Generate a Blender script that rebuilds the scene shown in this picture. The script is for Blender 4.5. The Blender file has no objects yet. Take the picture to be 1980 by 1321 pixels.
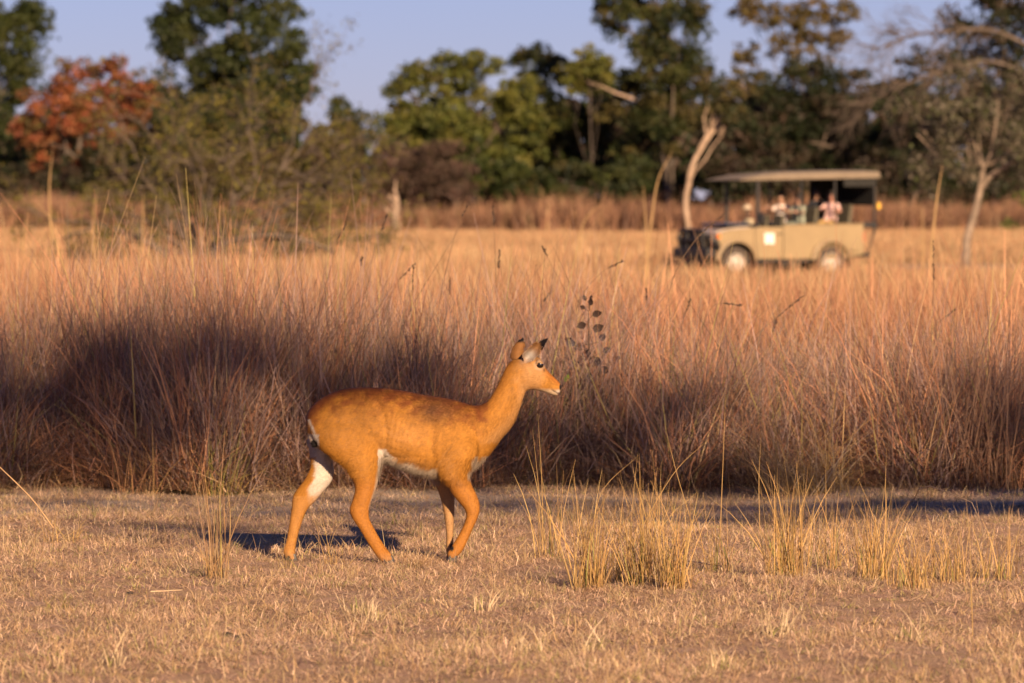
import bpy, bmesh, math
import numpy as np
from mathutils import Vector, Matrix

S = bpy.context.scene
R = math.radians
# ------------------------------------------------------------------ camera
CAM_H, FPX, HOR = 1.72, 11000.0, 400.0           # eye height, focal length in photo pixels (200 mm lens), horizon row
cam = bpy.data.cameras.new('camera'); cam_o = bpy.data.objects.new('camera', cam)
S.collection.objects.link(cam_o); S.camera = cam_o
cam.sensor_width = 36.0; cam.lens = 200.0; cam.clip_start = 0.5; cam.clip_end = 6000
cam_o.location = (0, 0, CAM_H)
cam_o.rotation_euler = (R(90) - math.atan((660.5 - HOR) / FPX), 0, 0)
cam.dof.use_dof = True; cam.dof.focus_distance = 27.45; cam.dof.aperture_fstop = 5.6
# ------------------------------------------------------------------ light
SUN_EL, SUN_ROT = 19.0, 162.0                     # degrees; rotation clockwise from +Y
world = bpy.data.worlds.new('World'); S.world = world; world.use_nodes = True
wn = world.node_tree.nodes; wl = world.node_tree.links
sky = wn.new('ShaderNodeTexSky'); sky.sky_type = 'NISHITA'; sky.sun_disc = False
sky.sun_elevation = R(SUN_EL); sky.sun_rotation = R(SUN_ROT)
sky.air_density = 1.0; sky.dust_density = 0.3; sky.ozone_density = 4.0; sky.altitude = 1200
tint = wn.new('ShaderNodeMix'); tint.data_type = 'RGBA'; tint.blend_type = 'MULTIPLY'; tint.inputs[0].default_value = 1.0
wl.new(sky.outputs[0], tint.inputs[6]); tint.inputs[7].default_value = (0.555, 0.475, 0.715, 1)
wl.new(tint.outputs[2], wn['Background'].inputs[0]); wn['Background'].inputs[1].default_value = 0.055
sun = bpy.data.lights.new('sun', 'SUN'); sun_o = bpy.data.objects.new('sun', sun); S.collection.objects.link(sun_o)
sun.energy = 5.0; sun.angle = R(0.6); sun.color = (1.0, 0.70, 0.43)
sd = Vector((math.sin(R(SUN_ROT)) * math.cos(R(SUN_EL)), math.cos(R(SUN_ROT)) * math.cos(R(SUN_EL)), math.sin(R(SUN_EL))))
sun_o.rotation_euler = (-sd).to_track_quat('-Z', 'Y').to_euler(); sun_o.location = (20, -10, 30)
S.view_settings.view_transform = 'Standard'; S.view_settings.look = 'None'
S.view_settings.gamma = 1.0; S.view_settings.exposure = 1.13; S.view_settings.use_curve_mapping = False
S.cycles.max_bounces = 5; S.cycles.diffuse_bounces = 3; S.cycles.glossy_bounces = 2; S.cycles.transmission_bounces = 3
S.cycles.volume_bounces = 0; S.cycles.use_denoising = True; S.cycles.debug_use_spatial_splits = True

# ------------------------------------------------------------------ helpers
COL = S.collection
def tag(o, label=None, cat=None, group=None, kind=None):
    if label: o['label'] = label
    if cat: o['category'] = cat
    if group: o['group'] = group
    if kind: o['kind'] = kind
    return o
def empty(name, loc=(0, 0, 0), rz=0.0):
    o = bpy.data.objects.new(name, None); COL.objects.link(o); o.location = loc; o.rotation_euler = (0, 0, rz)
    o.empty_display_size = 0.1
    return o
def obj(name, me, mats=None, parent=None, link=True):
    o = bpy.data.objects.new(name, me)
    if link: COL.objects.link(o)
    if mats is not None:
        for m in (mats if isinstance(mats, (list, tuple)) else [mats]):
            if len(me.materials) == 0 or m.name not in [q.name for q in me.materials]: me.materials.append(m)
    if parent: o.parent = parent
    return o
def mesh_np(name, V, F, col=None, smooth=False, mat_idx=None):
    """V (n,3); F (m,k) with one k; col (n,3)"""
    me = bpy.data.meshes.new(name)
    V = np.asarray(V, np.float32); F = np.asarray(F, np.int32)
    m, k = F.shape
    me.vertices.add(len(V)); me.vertices.foreach_set('co', V.ravel())
    me.loops.add(m * k); me.loops.foreach_set('vertex_index', F.ravel())
    me.polygons.add(m); me.polygons.foreach_set('loop_start', np.arange(m, dtype=np.int32) * k)
    me.polygons.foreach_set('use_smooth', np.full(m, smooth))
    if mat_idx is not None: me.polygons.foreach_set('material_index', np.asarray(mat_idx, np.int32))
    me.update(calc_edges=True)
    if col is not None:
        a = me.color_attributes.new('col', 'FLOAT_COLOR', 'POINT')
        c = np.ones((len(V), 4), np.float32); c[:, :3] = col; a.data.foreach_set('color', c.ravel())
    return me
def bm_mesh(bm, name, smooth=False):
    bmesh.ops.recalc_face_normals(bm, faces=bm.faces[:])
    me = bpy.data.meshes.new(name); bm.to_mesh(me); bm.free()
    if smooth: me.polygons.foreach_set('use_smooth', [True] * len(me.polygons))
    return me
def WX(px, Y): return (px - 990.0) / FPX * Y
def WZ(py, Y): return CAM_H - (py - HOR) / FPX * Y
def GY(py): return CAM_H * FPX / (py - HOR)       # distance of a ground point seen at that row
def gh(x, y):
    """gentle unevenness of the ground; flat round the antelope"""
    x = np.asarray(x, float); y = np.asarray(y, float)
    h = 0.022 * np.sin(1.1 * x + 0.5 * y) * np.sin(0.8 * y - 0.5 * x + 1) + 0.012 * np.sin(2.7 * x + 1.9 * y) + 0.010 * np.sin(0.37 * y + 4.1 * x)
    d = np.hypot((x + 0.5) / 2.2, (y - 27.5) / 1.4)
    return h * np.clip(d - 0.6, 0, 1)

# ------------------------------------------------------------------ materials
def new_mat(name):
    m = bpy.data.materials.new(name); m.use_nodes = True
    nt = m.node_tree; return m, nt, nt.nodes['Principled BSDF']
def plain(name, c, rough=0.6, metal=0.0, noise=0.12, scale=9.0, spec=0.4, bump=0.0):
    m, nt, b = new_mat(name); n = nt.nodes; l = nt.links
    b.inputs['Roughness'].default_value = rough; b.inputs['Metallic'].default_value = metal
    b.inputs['Specular IOR Level'].default_value = spec
    tc = n.new('ShaderNodeTexCoord'); t = n.new('ShaderNodeTexNoise'); t.inputs['Scale'].default_value = scale; t.inputs['Detail'].default_value = 5
    l.new(tc.outputs['Object'], t.inputs['Vector'])
    r = n.new('ShaderNodeValToRGB'); l.new(t.outputs['Fac'], r.inputs[0])
    r.color_ramp.elements[0].position = .3; r.color_ramp.elements[1].position = .7
    r.color_ramp.elements[0].color = tuple(x * (1 - noise) for x in c) + (1,); r.color_ramp.elements[1].color = tuple(min(1, x * (1 + noise)) for x in c) + (1,)
    l.new(r.outputs[0], b.inputs['Base Color'])
    if bump:
        bp = n.new('ShaderNodeBump'); bp.inputs['Strength'].default_value = bump; bp.inputs['Distance'].default_value = .02
        l.new(t.outputs['Fac'], bp.inputs['Height']); l.new(bp.outputs[0], b.inputs['Normal'])
    return m
def leafy(name, transl=0.3, rough=0.6, vary=0.35, spec=0.25):
    """colour from the mesh's own 'col' attribute, varied per copy, partly translucent"""
    m, nt, b = new_mat(name); n = nt.nodes; l = nt.links
    a = n.new('ShaderNodeAttribute'); a.attribute_name = 'col'
    oi = n.new('ShaderNodeObjectInfo')
    mr = n.new('ShaderNodeMapRange'); mr.inputs[3].default_value = 1 - vary; mr.inputs[4].default_value = 1 + vary * 0.7
    l.new(oi.outputs['Random'], mr.inputs[0])
    hs = n.new('ShaderNodeHueSaturation'); l.new(a.outputs['Color'], hs.inputs['Color']); l.new(mr.outputs[0], hs.inputs['Value'])
    b.inputs['Roughness'].default_value = rough; b.inputs['Specular IOR Level'].default_value = spec
    l.new(hs.outputs[0], b.inputs['Base Color'])
    tr = n.new('ShaderNodeBsdfTranslucent'); l.new(hs.outputs[0], tr.inputs[0])
    mx = n.new('ShaderNodeMixShader'); mx.inputs[0].default_value = transl
    l.new(b.outputs[0], mx.inputs[1]); l.new(tr.outputs[0], mx.inputs[2]); l.new(mx.outputs[0], n['Material Output'].inputs[0])
    return m
M = {}
M['grass'] = leafy('dry_grass', 0.28, 0.65)
M['grass_plain'] = leafy('standing_grass', 0.28, 0.65, 0.0)
M['leaf'] = leafy('leaves', 0.25, 0.55, 0.0)
M['bark'] = plain('bark', (0.10, 0.078, 0.062), 0.9, noise=.4, scale=5, bump=.6)
M['bark_pale'] = plain('pale_bark', (0.30, 0.22, 0.16), 0.9, noise=.35, scale=4, bump=.6)
M['bark_tan'] = plain('tan_bark', (0.19, 0.145, 0.11), 0.9, noise=.35, scale=5, bump=.6)
M['bark_dark'] = plain('dark_bark', (0.07, 0.055, 0.045), 0.9, noise=.4, scale=5, bump=.5)

# ground: dry soil, thatch, bleached litter, a pale sandy wheel track along the tall grass
m, nt, b = new_mat('dry_ground'); n = nt.nodes; l = nt.links
geo = n.new('ShaderNodeNewGeometry')
def noise(scale, detail=6, rough=.6, vec=None):
    t = n.new('ShaderNodeTexNoise'); t.inputs['Scale'].default_value = scale; t.inputs['Detail'].default_value = detail; t.inputs['Roughness'].default_value = rough
    l.new(vec or geo.outputs['Position'], t.inputs['Vector']); return t
def ramp(fac, stops):
    r = n.new('ShaderNodeValToRGB'); l.new(fac, r.inputs[0])
    while len(r.color_ramp.elements) < len(stops): r.color_ramp.elements.new(.5)
    for e, (p, c) in zip(r.color_ramp.elements, stops): e.position = p; e.color = tuple(c) + (1,)
    return r
fine = noise(60, 8, .75); mid = noise(6, 6); big = noise(.5, 4)
c1 = ramp(fine.outputs['Fac'], [(.25, (.17, .10, .075)), (.45, (.38, .24, .175)), (.6, (.52, .35, .25)), (.78, (.66, .50, .37))])
c2 = ramp(fine.outputs['Fac'], [(.25, (.16, .10, .06)), (.5, (.40, .27, .15)), (.75, (.62, .47, .29))])
mx = n.new('ShaderNodeMix'); mx.data_type = 'RGBA'; l.new(ramp(mid.outputs['Fac'], [(.4, (0, 0, 0)), (.62, (1, 1, 1))]).outputs[0], mx.inputs[0])
l.new(c1.outputs[0], mx.inputs[6]); l.new(c2.outputs[0], mx.inputs[7])
sp = n.new('ShaderNodeSeparateXYZ'); l.new(geo.outputs['Position'], sp.inputs[0])
wob = n.new('ShaderNodeMath'); wob.operation = 'MULTIPLY_ADD'; l.new(big.outputs['Fac'], wob.inputs[0]); wob.inputs[1].default_value = 3.0; l.new(sp.outputs['Y'], wob.inputs[2])
mr = n.new('ShaderNodeMapRange'); mr.interpolation_type = 'SMOOTHSTEP'; l.new(wob.outputs[0], mr.inputs[0]); mr.inputs[1].default_value = 32.2; mr.inputs[2].default_value = 34.0
pale = ramp(fine.outputs['Fac'], [(.3, (.27, .205, .16)), (.7, (.52, .43, .35))])
mx2 = n.new('ShaderNodeMix'); mx2.data_type = 'RGBA'; l.new(mr.outputs[0], mx2.inputs[0]); l.new(mx.outputs[2], mx2.inputs[6]); l.new(pale.outputs[0], mx2.inputs[7])
mr3 = n.new('ShaderNodeMapRange'); l.new(sp.outputs['Y'], mr3.inputs[0]); mr3.inputs[1].default_value = 36; mr3.inputs[2].default_value = 42
mx3 = n.new('ShaderNodeMix'); mx3.data_type = 'RGBA'; l.new(mr3.outputs[0], mx3.inputs[0]); l.new(mx2.outputs[2], mx3.inputs[6]); l.new(c2.outputs[0], mx3.inputs[7])
l.new(mx3.outputs[2], b.inputs['Base Color']); b.inputs['Roughness'].default_value = .95; b.inputs['Specular IOR Level'].default_value = .1
bp = n.new('ShaderNodeBump'); bp.inputs['Strength'].default_value = .8; bp.inputs['Distance'].default_value = .02
l.new(fine.outputs['Fac'], bp.inputs['Height']); l.new(bp.outputs[0], b.inputs['Normal'])
M['ground'] = m

# ------------------------------------------------------------------ the ground
xs = np.concatenate([-np.geomspace(3000, 9, 26), np.arange(-8.5, 8.51, .14), np.geomspace(9, 3000, 26)])
ys = np.concatenate([[-600, -200, -60, -15, 0, 8, 12], np.arange(14, 40, .14), np.geomspace(40, 5000, 60)])
XX, YY = np.meshgrid(xs, ys); ZZ = gh(XX, YY)
fade = np.clip((YY - 45) / 10, 0, 1); ZZ = ZZ * (1 - fade)
V = np.stack([XX, YY, ZZ], -1).reshape(-1, 3)
nx, ny = len(xs), len(ys)
i = np.arange(nx * ny).reshape(ny, nx)
F = np.stack([i[:-1, :-1], i[:-1, 1:], i[1:, 1:], i[1:, :-1]], -1).reshape(-1, 4)
tag(obj('ground', mesh_np('ground', V, F, smooth=True), M['ground']), 'dry sandy clearing and grassland floor', None, kind='structure')

# ------------------------------------------------------------------ blades of grass
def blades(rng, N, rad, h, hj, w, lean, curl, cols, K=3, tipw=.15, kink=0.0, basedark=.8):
    """N ribbon blades round the origin -> verts, faces, colours"""
    r = rad * np.sqrt(rng.random(N)); a = rng.random(N) * 2 * np.pi
    bx, by = r * np.cos(a), r * np.sin(a)
    H = h * np.clip(1 + hj * rng.standard_normal(N), .25, 1.9)
    la = rng.random(N) * 2 * np.pi
    L = np.abs(rng.standard_normal(N)) * lean; C = np.abs(rng.standard_normal(N)) * curl
    wa = rng.random(N) * np.pi
    W = w * (0.6 + .8 * rng.random(N))
    C1, C2 = np.asarray(cols)[rng.integers(0, len(cols), N)], np.asarray(cols)[rng.integers(0, len(cols), N)]
    c = (C1 * .7 + C2 * .3) * (0.7 + .6 * rng.random((N, 1)))
    T = np.linspace(0, 1, K + 1)
    kd = rng.standard_normal((N, 2)) * kink
    vs, cs = [], []
    for t in T:
        off = L * t + C * t * t
        kk = kd * max(0, t - .5) * 2
        z = H * (t - np.minimum(.45 * C, .7) * t * t) - H * .25 * np.minimum(L, 1.5) * t
        px = bx + np.cos(la) * off * H + kk[:, 0] * H; py = by + np.sin(la) * off * H + kk[:, 1] * H
        ww = W * (1 - (1 - tipw) * t ** 1.5) * .5
        for s in (-1, 1):
            vs.append(np.stack([px + s * ww * np.cos(wa), py + s * ww * np.sin(wa), np.maximum(z, .002)], -1))
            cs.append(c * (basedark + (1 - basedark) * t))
    V = np.stack(vs, 1).reshape(-1, 3); Cc = np.stack(cs, 1).reshape(-1, 3)
    nv = 2 * (K + 1); base = (np.arange(N) * nv)[:, None, None]
    q = np.array([[2 * k, 2 * k + 1, 2 * k + 3, 2 * k + 2] for k in range(K)])[None]
    return V, (base + q).reshape(-1, 4), Cc
def join(parts):
    V, F, C, o = [], [], [], 0
    for v, f, c in parts:
        V.append(v); F.append(f + o); C.append(c); o += len(v)
    return np.concatenate(V), np.concatenate(F), np.concatenate(C)
_k = [0]
def scatter(name, label, cat, protos, X, Y, Z, scl, rng, tilt=0.0):
    """one mass of grass: the tuft meshes copied over the points by geometry nodes"""
    _k[0] += 1
    col = bpy.data.collections.new('tufts_%s' % name)
    for k, pm in enumerate(protos):
        po = bpy.data.objects.new('tuft_%s_%02d' % (name, k), pm); col.objects.link(po)
        pm.materials.append(M['grass'])
    N = len(X); me = bpy.data.meshes.new(name)
    me.vertices.add(N); me.vertices.foreach_set('co', np.stack([X, Y, Z], -1).astype(np.float32).ravel())
    rot = np.stack([rng.standard_normal(N) * tilt, rng.standard_normal(N) * tilt, rng.random(N) * 6.283], -1)
    a = me.attributes.new('rot', 'FLOAT_VECTOR', 'POINT'); a.data.foreach_set('vector', rot.astype(np.float32).ravel())
    a = me.attributes.new('scl', 'FLOAT_VECTOR', 'POINT'); a.data.foreach_set('vector', np.asarray(scl, np.float32).ravel())
    a = me.attributes.new('idx', 'INT', 'POINT'); a.data.foreach_set('value', rng.integers(0, len(protos), N).astype(np.int32))
    o = bpy.data.objects.new(name, me); COL.objects.link(o)
    ng = bpy.data.node_groups.new('scatter_' + name, 'GeometryNodeTree')
    ng.interface.new_socket('Geometry', in_out='INPUT', socket_type='NodeSocketGeometry')
    ng.interface.new_socket('Geometry', in_out='OUTPUT', socket_type='NodeSocketGeometry')
    n = ng.nodes; l = ng.links
    gi = n.new('NodeGroupInput'); go = n.new('NodeGroupOutput')
    ci = n.new('GeometryNodeCollectionInfo'); ci.inputs['Collection'].default_value = col
    ci.inputs['Separate Children'].default_value = True; ci.inputs['Reset Children'].default_value = True
    ip = n.new('GeometryNodeInstanceOnPoints'); ip.inputs['Pick Instance'].default_value = True
    def na(nm, dt):
        q = n.new('GeometryNodeInputNamedAttribute'); q.data_type = dt; q.inputs[0].default_value = nm; return q.outputs[0]
    l.new(gi.outputs[0], ip.inputs['Points']); l.new(ci.outputs[0], ip.inputs['Instance'])
    l.new(na('idx', 'INT'), ip.inputs['Instance Index']); l.new(na('rot', 'FLOAT_VECTOR'), ip.inputs['Rotation']); l.new(na('scl', 'FLOAT_VECTOR'), ip.inputs['Scale'])
    l.new(ip.outputs[0], go.inputs[0])
    md = o.modifiers.new('scatter', 'NODES'); md.node_group = ng
    me.materials.append(M['grass'])
    return tag(o, label, cat, kind='stuff')
def spread(name, label, cat, protos, X, Y, Z, scl, rng, tilt=0.0, vary=.3):
    """the same as one plain mesh (quicker to trace where the tufts overlap a lot)"""
    N = len(X); idx = rng.integers(0, len(protos), N); parts = []
    rz = rng.random(N) * 6.283; tx, ty = rng.standard_normal(N) * tilt, rng.standard_normal(N) * tilt; br = 1 - vary + 1.7 * vary * rng.random(N)
    scl = np.asarray(scl)
    for k, (v, f, c) in enumerate(protos):
        q = np.where(idx == k)[0]; n = len(q)
        if n == 0: continue
        co_, si_ = np.cos(rz[q])[:, None], np.sin(rz[q])[:, None]
        x, y, z = v[None, :, 0] * scl[q, 0, None], v[None, :, 1] * scl[q, 1, None], v[None, :, 2] * scl[q, 2, None]
        W = np.stack([x * co_ - y * si_ + tx[q][:, None] * z + X[q][:, None], x * si_ + y * co_ + ty[q][:, None] * z + Y[q][:, None], z + Z[q][:, None]], -1)
        parts.append((W.reshape(-1, 3), (f[None] + (np.arange(n) * len(v))[:, None, None]).reshape(-1, f.shape[1]), (c[None] * br[q][:, None, None]).reshape(-1, 3)))
    return tag(obj(name, mesh_np(name, *join(parts)), M['grass_plain']), label, cat, kind='stuff')
def lum(c, k): return tuple(x * k for x in c)
STRAW = [(0.515, 0.368, 0.193), (0.442, 0.294, 0.147), (0.570, 0.442, 0.258), (0.386, 0.230, 0.120)]
RUSSET = [(0.388, 0.175, 0.099), (0.471, 0.231, 0.126), (0.512, 0.276, 0.153), (0.307, 0.139, 0.090), (0.430, 0.217, 0.136)]
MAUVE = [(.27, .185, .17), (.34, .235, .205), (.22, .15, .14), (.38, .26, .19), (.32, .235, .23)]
LITTER = [(.58, .37, .26), (.68, .47, .32), (.46, .28, .20), (.76, .59, .42), (.60, .40, .26)]
GREENISH = [(.26, .25, .09), (.34, .30, .11), (.44, .36, .14)]

# short dry grass and litter on the clearing
rng = np.random.default_rng(3)
protos = []
for k in range(14):
    p = [blades(rng, 12, .14, .022, .5, .0032, .8, .5, LITTER, 1, tipw=.3),
         blades(rng, 25, .17, .028, .4, .0030, 2.8, .3, LITTER, 1, tipw=.5)]
    if k % 3 == 0: p.append(blades(rng, 8, .05, .06, .4, .0035, .4, .4, STRAW, 2))
    if k % 4 == 1: p.append(blades(rng, 7, .05, .032, .4, .004, .5, .4, GREENISH, 2))
    if k % 3 == 1: p.append(blades(rng, 9, .06, .028, .5, .0045, 1.2, .5, [(.16, .10, .07), (.22, .13, .08), (.12, .08, .06)], 1, tipw=.4))
    if k % 7 == 2: p.append(blades(rng, 4, .10, .12, .4, .003, .4, .5, STRAW, 3))
    protos.append(join(p))
N = 18500
Y = 15.5 + (34.7 - 15.5) * rng.random(N); X = (rng.random(N) - .5) * 2 * (1.2 + Y * .091)
patch = np.sin(2.3 * X + 1.1 * Y) * np.sin(1.7 * Y - X + .5) + .6 * np.sin(5 * X - 2.2 * Y)
keep = rng.random(N) < np.where(patch > -.35, 1, .45)
keep &= ~((Y > 32.6) & (rng.random(N) < .2))
X, Y, patch = X[keep], Y[keep], patch[keep]; s = (.65 + .5 * rng.random(len(X)))
hs = s * (0.55 + .5 * rng.random(len(X)) + .25 * (patch > .5))
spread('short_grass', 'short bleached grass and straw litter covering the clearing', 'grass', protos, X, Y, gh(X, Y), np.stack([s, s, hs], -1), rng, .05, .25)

# the bank of tall dead grass behind the antelope, then the open stand running back from it
protos = []
for k in range(16):
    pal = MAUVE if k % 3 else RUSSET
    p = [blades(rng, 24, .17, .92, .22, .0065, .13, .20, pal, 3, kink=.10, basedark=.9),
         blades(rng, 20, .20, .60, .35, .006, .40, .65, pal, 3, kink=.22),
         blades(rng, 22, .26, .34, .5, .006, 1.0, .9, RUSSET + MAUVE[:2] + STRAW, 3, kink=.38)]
    if k % 4 == 0: p.append(blades(rng, 4, .10, 1.2, .12, .005, .10, .14, STRAW, 3))
    if k % 5 == 1: p.append(blades(rng, 6, .12, .85, .2, .007, .15, .2, GREENISH, 3))
    if k % 3 == 2: p.append(blades(rng, 5, .14, 1.18, .14, .006, .14, .10, [(.15, .125, .09), (.19, .14, .11), (.13, .10, .085)], 3, kink=.05))
    protos.append(join(p))
def edge(x): return 34.75 + .22 * np.sin(1.7 * x + .4) + .16 * np.sin(4.3 * x) + .1 * np.sin(9 * x + 2)
N = 2150
Yd = 4.0 * rng.random(N) ** 1.35; X = (rng.random(N) - .5) * 2 * 5.2; Y = edge(X) + Yd * .85
hgt = 1.0 + .10 * np.sin(.9 * X + 2.2) + .09 * np.sin(2.6 * X + .5) + .19 * rng.standard_normal(N) - .15 * ((X > -.6) & (X < 3.6)) + .06 * (X < -1)
hgt *= np.clip(.55 + Yd * .8, .55, 1)
s = .9 + .45 * rng.random(N)
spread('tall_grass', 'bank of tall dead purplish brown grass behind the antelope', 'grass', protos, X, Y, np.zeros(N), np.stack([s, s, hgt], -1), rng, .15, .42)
protos = []
for k in range(8):
    p = [blades(rng, 40, .30, .92, .20, .010, .12, .2, RUSSET + STRAW[:2], 3, kink=.08, basedark=.8), blades(rng, 22, .3, .55, .3, .010, .4, .5, RUSSET, 3)]
    if k % 3 == 0: p.append(blades(rng, 6, .2, 1.2, .12, .007, .1, .15, STRAW, 3))
    protos.append(mesh_np('russet_tuft', *join(p)))
N = 5200
Y = np.where(rng.random(N) < .14, 38.6 + 8 * rng.random(N), 46 + 30 * rng.random(N) ** .9); X = (rng.random(N) - .5) * 2 * (3.5 + .10 * Y)
hgt = (1.02 + .1 * np.sin(.35 * X + .2 * Y) + .12 * rng.standard_normal(N)) * np.where(Y < 46, .55, 1)
hgt *= np.clip(1 - (Y - 52) / 42, .42, 1) + .35 * np.clip((Y - 48) / 30, 0, 1) * (X < -.055 * Y)
s = .9 + .5 * rng.random(N)
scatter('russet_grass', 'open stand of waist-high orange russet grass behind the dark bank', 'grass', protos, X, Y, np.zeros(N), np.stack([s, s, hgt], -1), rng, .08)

# low golden meadow round the truck
protos = []
for k in range(6):
    p = [blades(rng, 60, .55, .32, .3, .018, .25, .4, STRAW + RUSSET[1:3], 2), blades(rng, 30, .6, .2, .3, .02, .7, .5, STRAW, 2)]
    protos.append(mesh_np('meadow_tuft', *join(p)))
N = 20000
Y = 72 + (352 - 72) * rng.random(N) ** .75; X = (rng.random(N) - .5) * 2 * (5 + .10 * Y)
veh = ((np.abs(X - 6.4) < 3.2) & (np.abs(Y - 137.5) < 2.4)) | ((X > 8.2 + .6 * np.sin(Y)) & (Y > 138) & (Y < 172))
X, Y = X[~veh], Y[~veh]; N = len(X)
s = 1 + .8 * rng.random(N); hgt = s * (.75 + .35 * np.sin(.11 * X + .05 * Y)) * np.where(Y > 150, .8, 1.0) * np.where((X > 1) & (X < 14) & (Y > 78) & (Y < 140), .6, 1)
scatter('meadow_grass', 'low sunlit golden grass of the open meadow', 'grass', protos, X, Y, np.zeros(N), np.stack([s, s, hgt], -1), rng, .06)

# dust drifting behind the truck, imitated by an added flat strip on the ground
tx = np.linspace(7.5, 60, 40); ty0 = 139 + .5 * np.sin(tx * .7) + .03 * (tx - 7.5); ty1 = ty0 + 26 + np.sin(tx * .45)
V = np.concatenate([np.stack([tx, ty0, np.full(40, .012)], -1), np.stack([tx, ty1, np.full(40, .012)], -1)])
M['dust'] = plain('drift_dust', (.46, .34, .27), .95, noise=.15, scale=1.5, spec=.1, bump=.4)
tag(obj('dust_strip', mesh_np('dust_strip', V, [(i, i + 1, 41 + i, 40 + i) for i in range(39)]), M['dust']), 'flat pale strip standing in for the dust drifting behind the truck', None, kind='structure')
# dark reddish reeds along the wood
protos = []
for k in range(6):
    p = [blades(rng, 40, 1.0, 1.9, .22, .06, .12, .2, [(.24, .13, .09), (.30, .16, .10), (.20, .12, .09), (.34, .19, .11)], 3, kink=.06)]
    if k % 2 == 0: p.append(blades(rng, 10, .8, 2.2, .15, .05, .15, .2, STRAW[1:], 3))
    protos.append(mesh_np('reed_tuft', *join(p)))
N = 1500
Y = 345 + 22 * rng.random(N); X = (rng.random(N) - .5) * 2 * 44
s = .9 + .5 * rng.random(N); hgt = .75 + .35 * rng.random(N) + .15 * np.sin(.4 * X)
scatter('reed_grass', 'strip of dark reddish brown high grass along the foot of the wood', 'grass', protos, X, Y, np.zeros(N), np.stack([s, s, hgt], -1), rng, .08)

# ------------------------------------------------------------------ the antelope
# side profile drawn in units of 1/1056.8 m: x to the right, y down, ground at 1236
PU = 1056.8
def PX(x): return (np.asarray(x, float) - 620) / PU
def PZ(y): return (1236 - np.asarray(y, float)) / PU
def catmull(P, n):
    P = np.asarray(P, float); Q = np.concatenate([[2 * P[0] - P[1]], P, [2 * P[-1] - P[-2]]])
    out = []
    for i in range(1, len(Q) - 2):
        for t in np.arange(n) / n:
            a, b_, c, d = Q[i - 1], Q[i], Q[i + 1], Q[i + 2]
            out.append(.5 * ((2 * b_) + (-a + c) * t + (2 * a - 5 * b_ + 4 * c - d) * t * t + (-a + 3 * b_ - 3 * c + d) * t ** 3))
    out.append(Q[-2]); return np.array(out)
def loft(pairs, seg=28, sub=4, power=2.0):
    """pairs: (edge1 x,y, edge2 x,y, half width in m, depth in m): closed loft of oval rings"""
    P = catmull(pairs, sub); V = []; F = []
    ph = np.arange(seg) / seg * 2 * np.pi
    cs, sn = np.cos(ph), np.sin(ph)
    cs = np.sign(cs) * np.abs(cs) ** (2 / power); sn = np.sign(sn) * np.abs(sn) ** (2 / power)
    for (x1, y1, x2, y2, w, d) in P:
        cx, cz = PX((x1 + x2) / 2), PZ((y1 + y2) / 2); ux, uz = (x1 - x2) / 2 / PU, -(y1 - y2) / 2 / PU
        V.append(np.stack([cx + ux * cs, d + max(w, .003) * sn, cz + uz * cs], -1))
    n = len(P); V = np.concatenate(V)
    F = [(i * seg + j, i * seg + (j + 1) % seg, (i + 1) * seg + (j + 1) % seg, (i + 1) * seg + j) for i in range(n - 1) for j in range(seg)]
    return V, F, [list(range(seg))[::-1], list(range((n - 1) * seg, n * seg))]
def add_loft(bm, *a, **k):
    V, F, caps = loft(*a, **k)
    vs = [bm.verts.new(v) for v in V]
    for f in F: bm.faces.new([vs[i] for i in f])
    for c in caps: bm.faces.new([vs[i] for i in c])
bm = bmesh.new()
D = .078
# trunk of the body
add_loft(bm, [(190, 500, 196, 560, .035, 0), (208, 452, 212, 620, .075, 0), (250, 410, 255, 655, .108, 0), (310, 374, 315, 685, .132, 0), (385, 348, 390, 690, .143, 0),
              (470, 341, 478, 690, .148, 0), (570, 344, 575, 712, .15, 0), (670, 355, 672, 752, .155, 0), (780, 377, 780, 788, .155, 0), (880, 391, 882, 800, .142, 0),
              (960, 409, 965, 790, .124, 0), (1030, 430, 1045, 765, .104, 0), (1075, 440, 1100, 715, .080, 0), (1100, 470, 1140, 660, .045, 0)], power=2.15)
# neck and head
add_loft(bm, [(985, 425, 1030, 740, .095, 0), (1060, 434, 1112, 705, .090, 0), (1115, 412, 1188, 605, .070, 0), (1157, 352, 1246, 536, .057, 0), (1188, 290, 1280, 458, .049, 0),
              (1213, 236, 1302, 390, .045, 0), (1245, 200, 1318, 350, .045, 0), (1290, 195, 1330, 330, .04, 0)])
add_loft(bm, [(1248, 215, 1285, 345, .034, 0), (1270, 198, 1300, 364, .045, 0), (1312, 186, 1320, 357, .052, 0), (1352, 182, 1346, 353, .054, 0), (1388, 196, 1372, 357, .049, 0), (1413, 240, 1402, 364, .037, 0),
              (1440, 272, 1428, 374, .030, 0), (1466, 297, 1452, 383, .027, 0), (1487, 318, 1470, 384, .023, 0), (1496, 336, 1484, 372, .014, 0)], sub=4)
# brow ridges over the eyes
for s in (-1, 1):
    add_loft(bm, [(1368, 198, 1366, 228, .012, s * .040), (1385, 200, 1384, 226, .015, s * .042), (1402, 214, 1400, 236, .010, s * .038)], seg=12)
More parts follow.
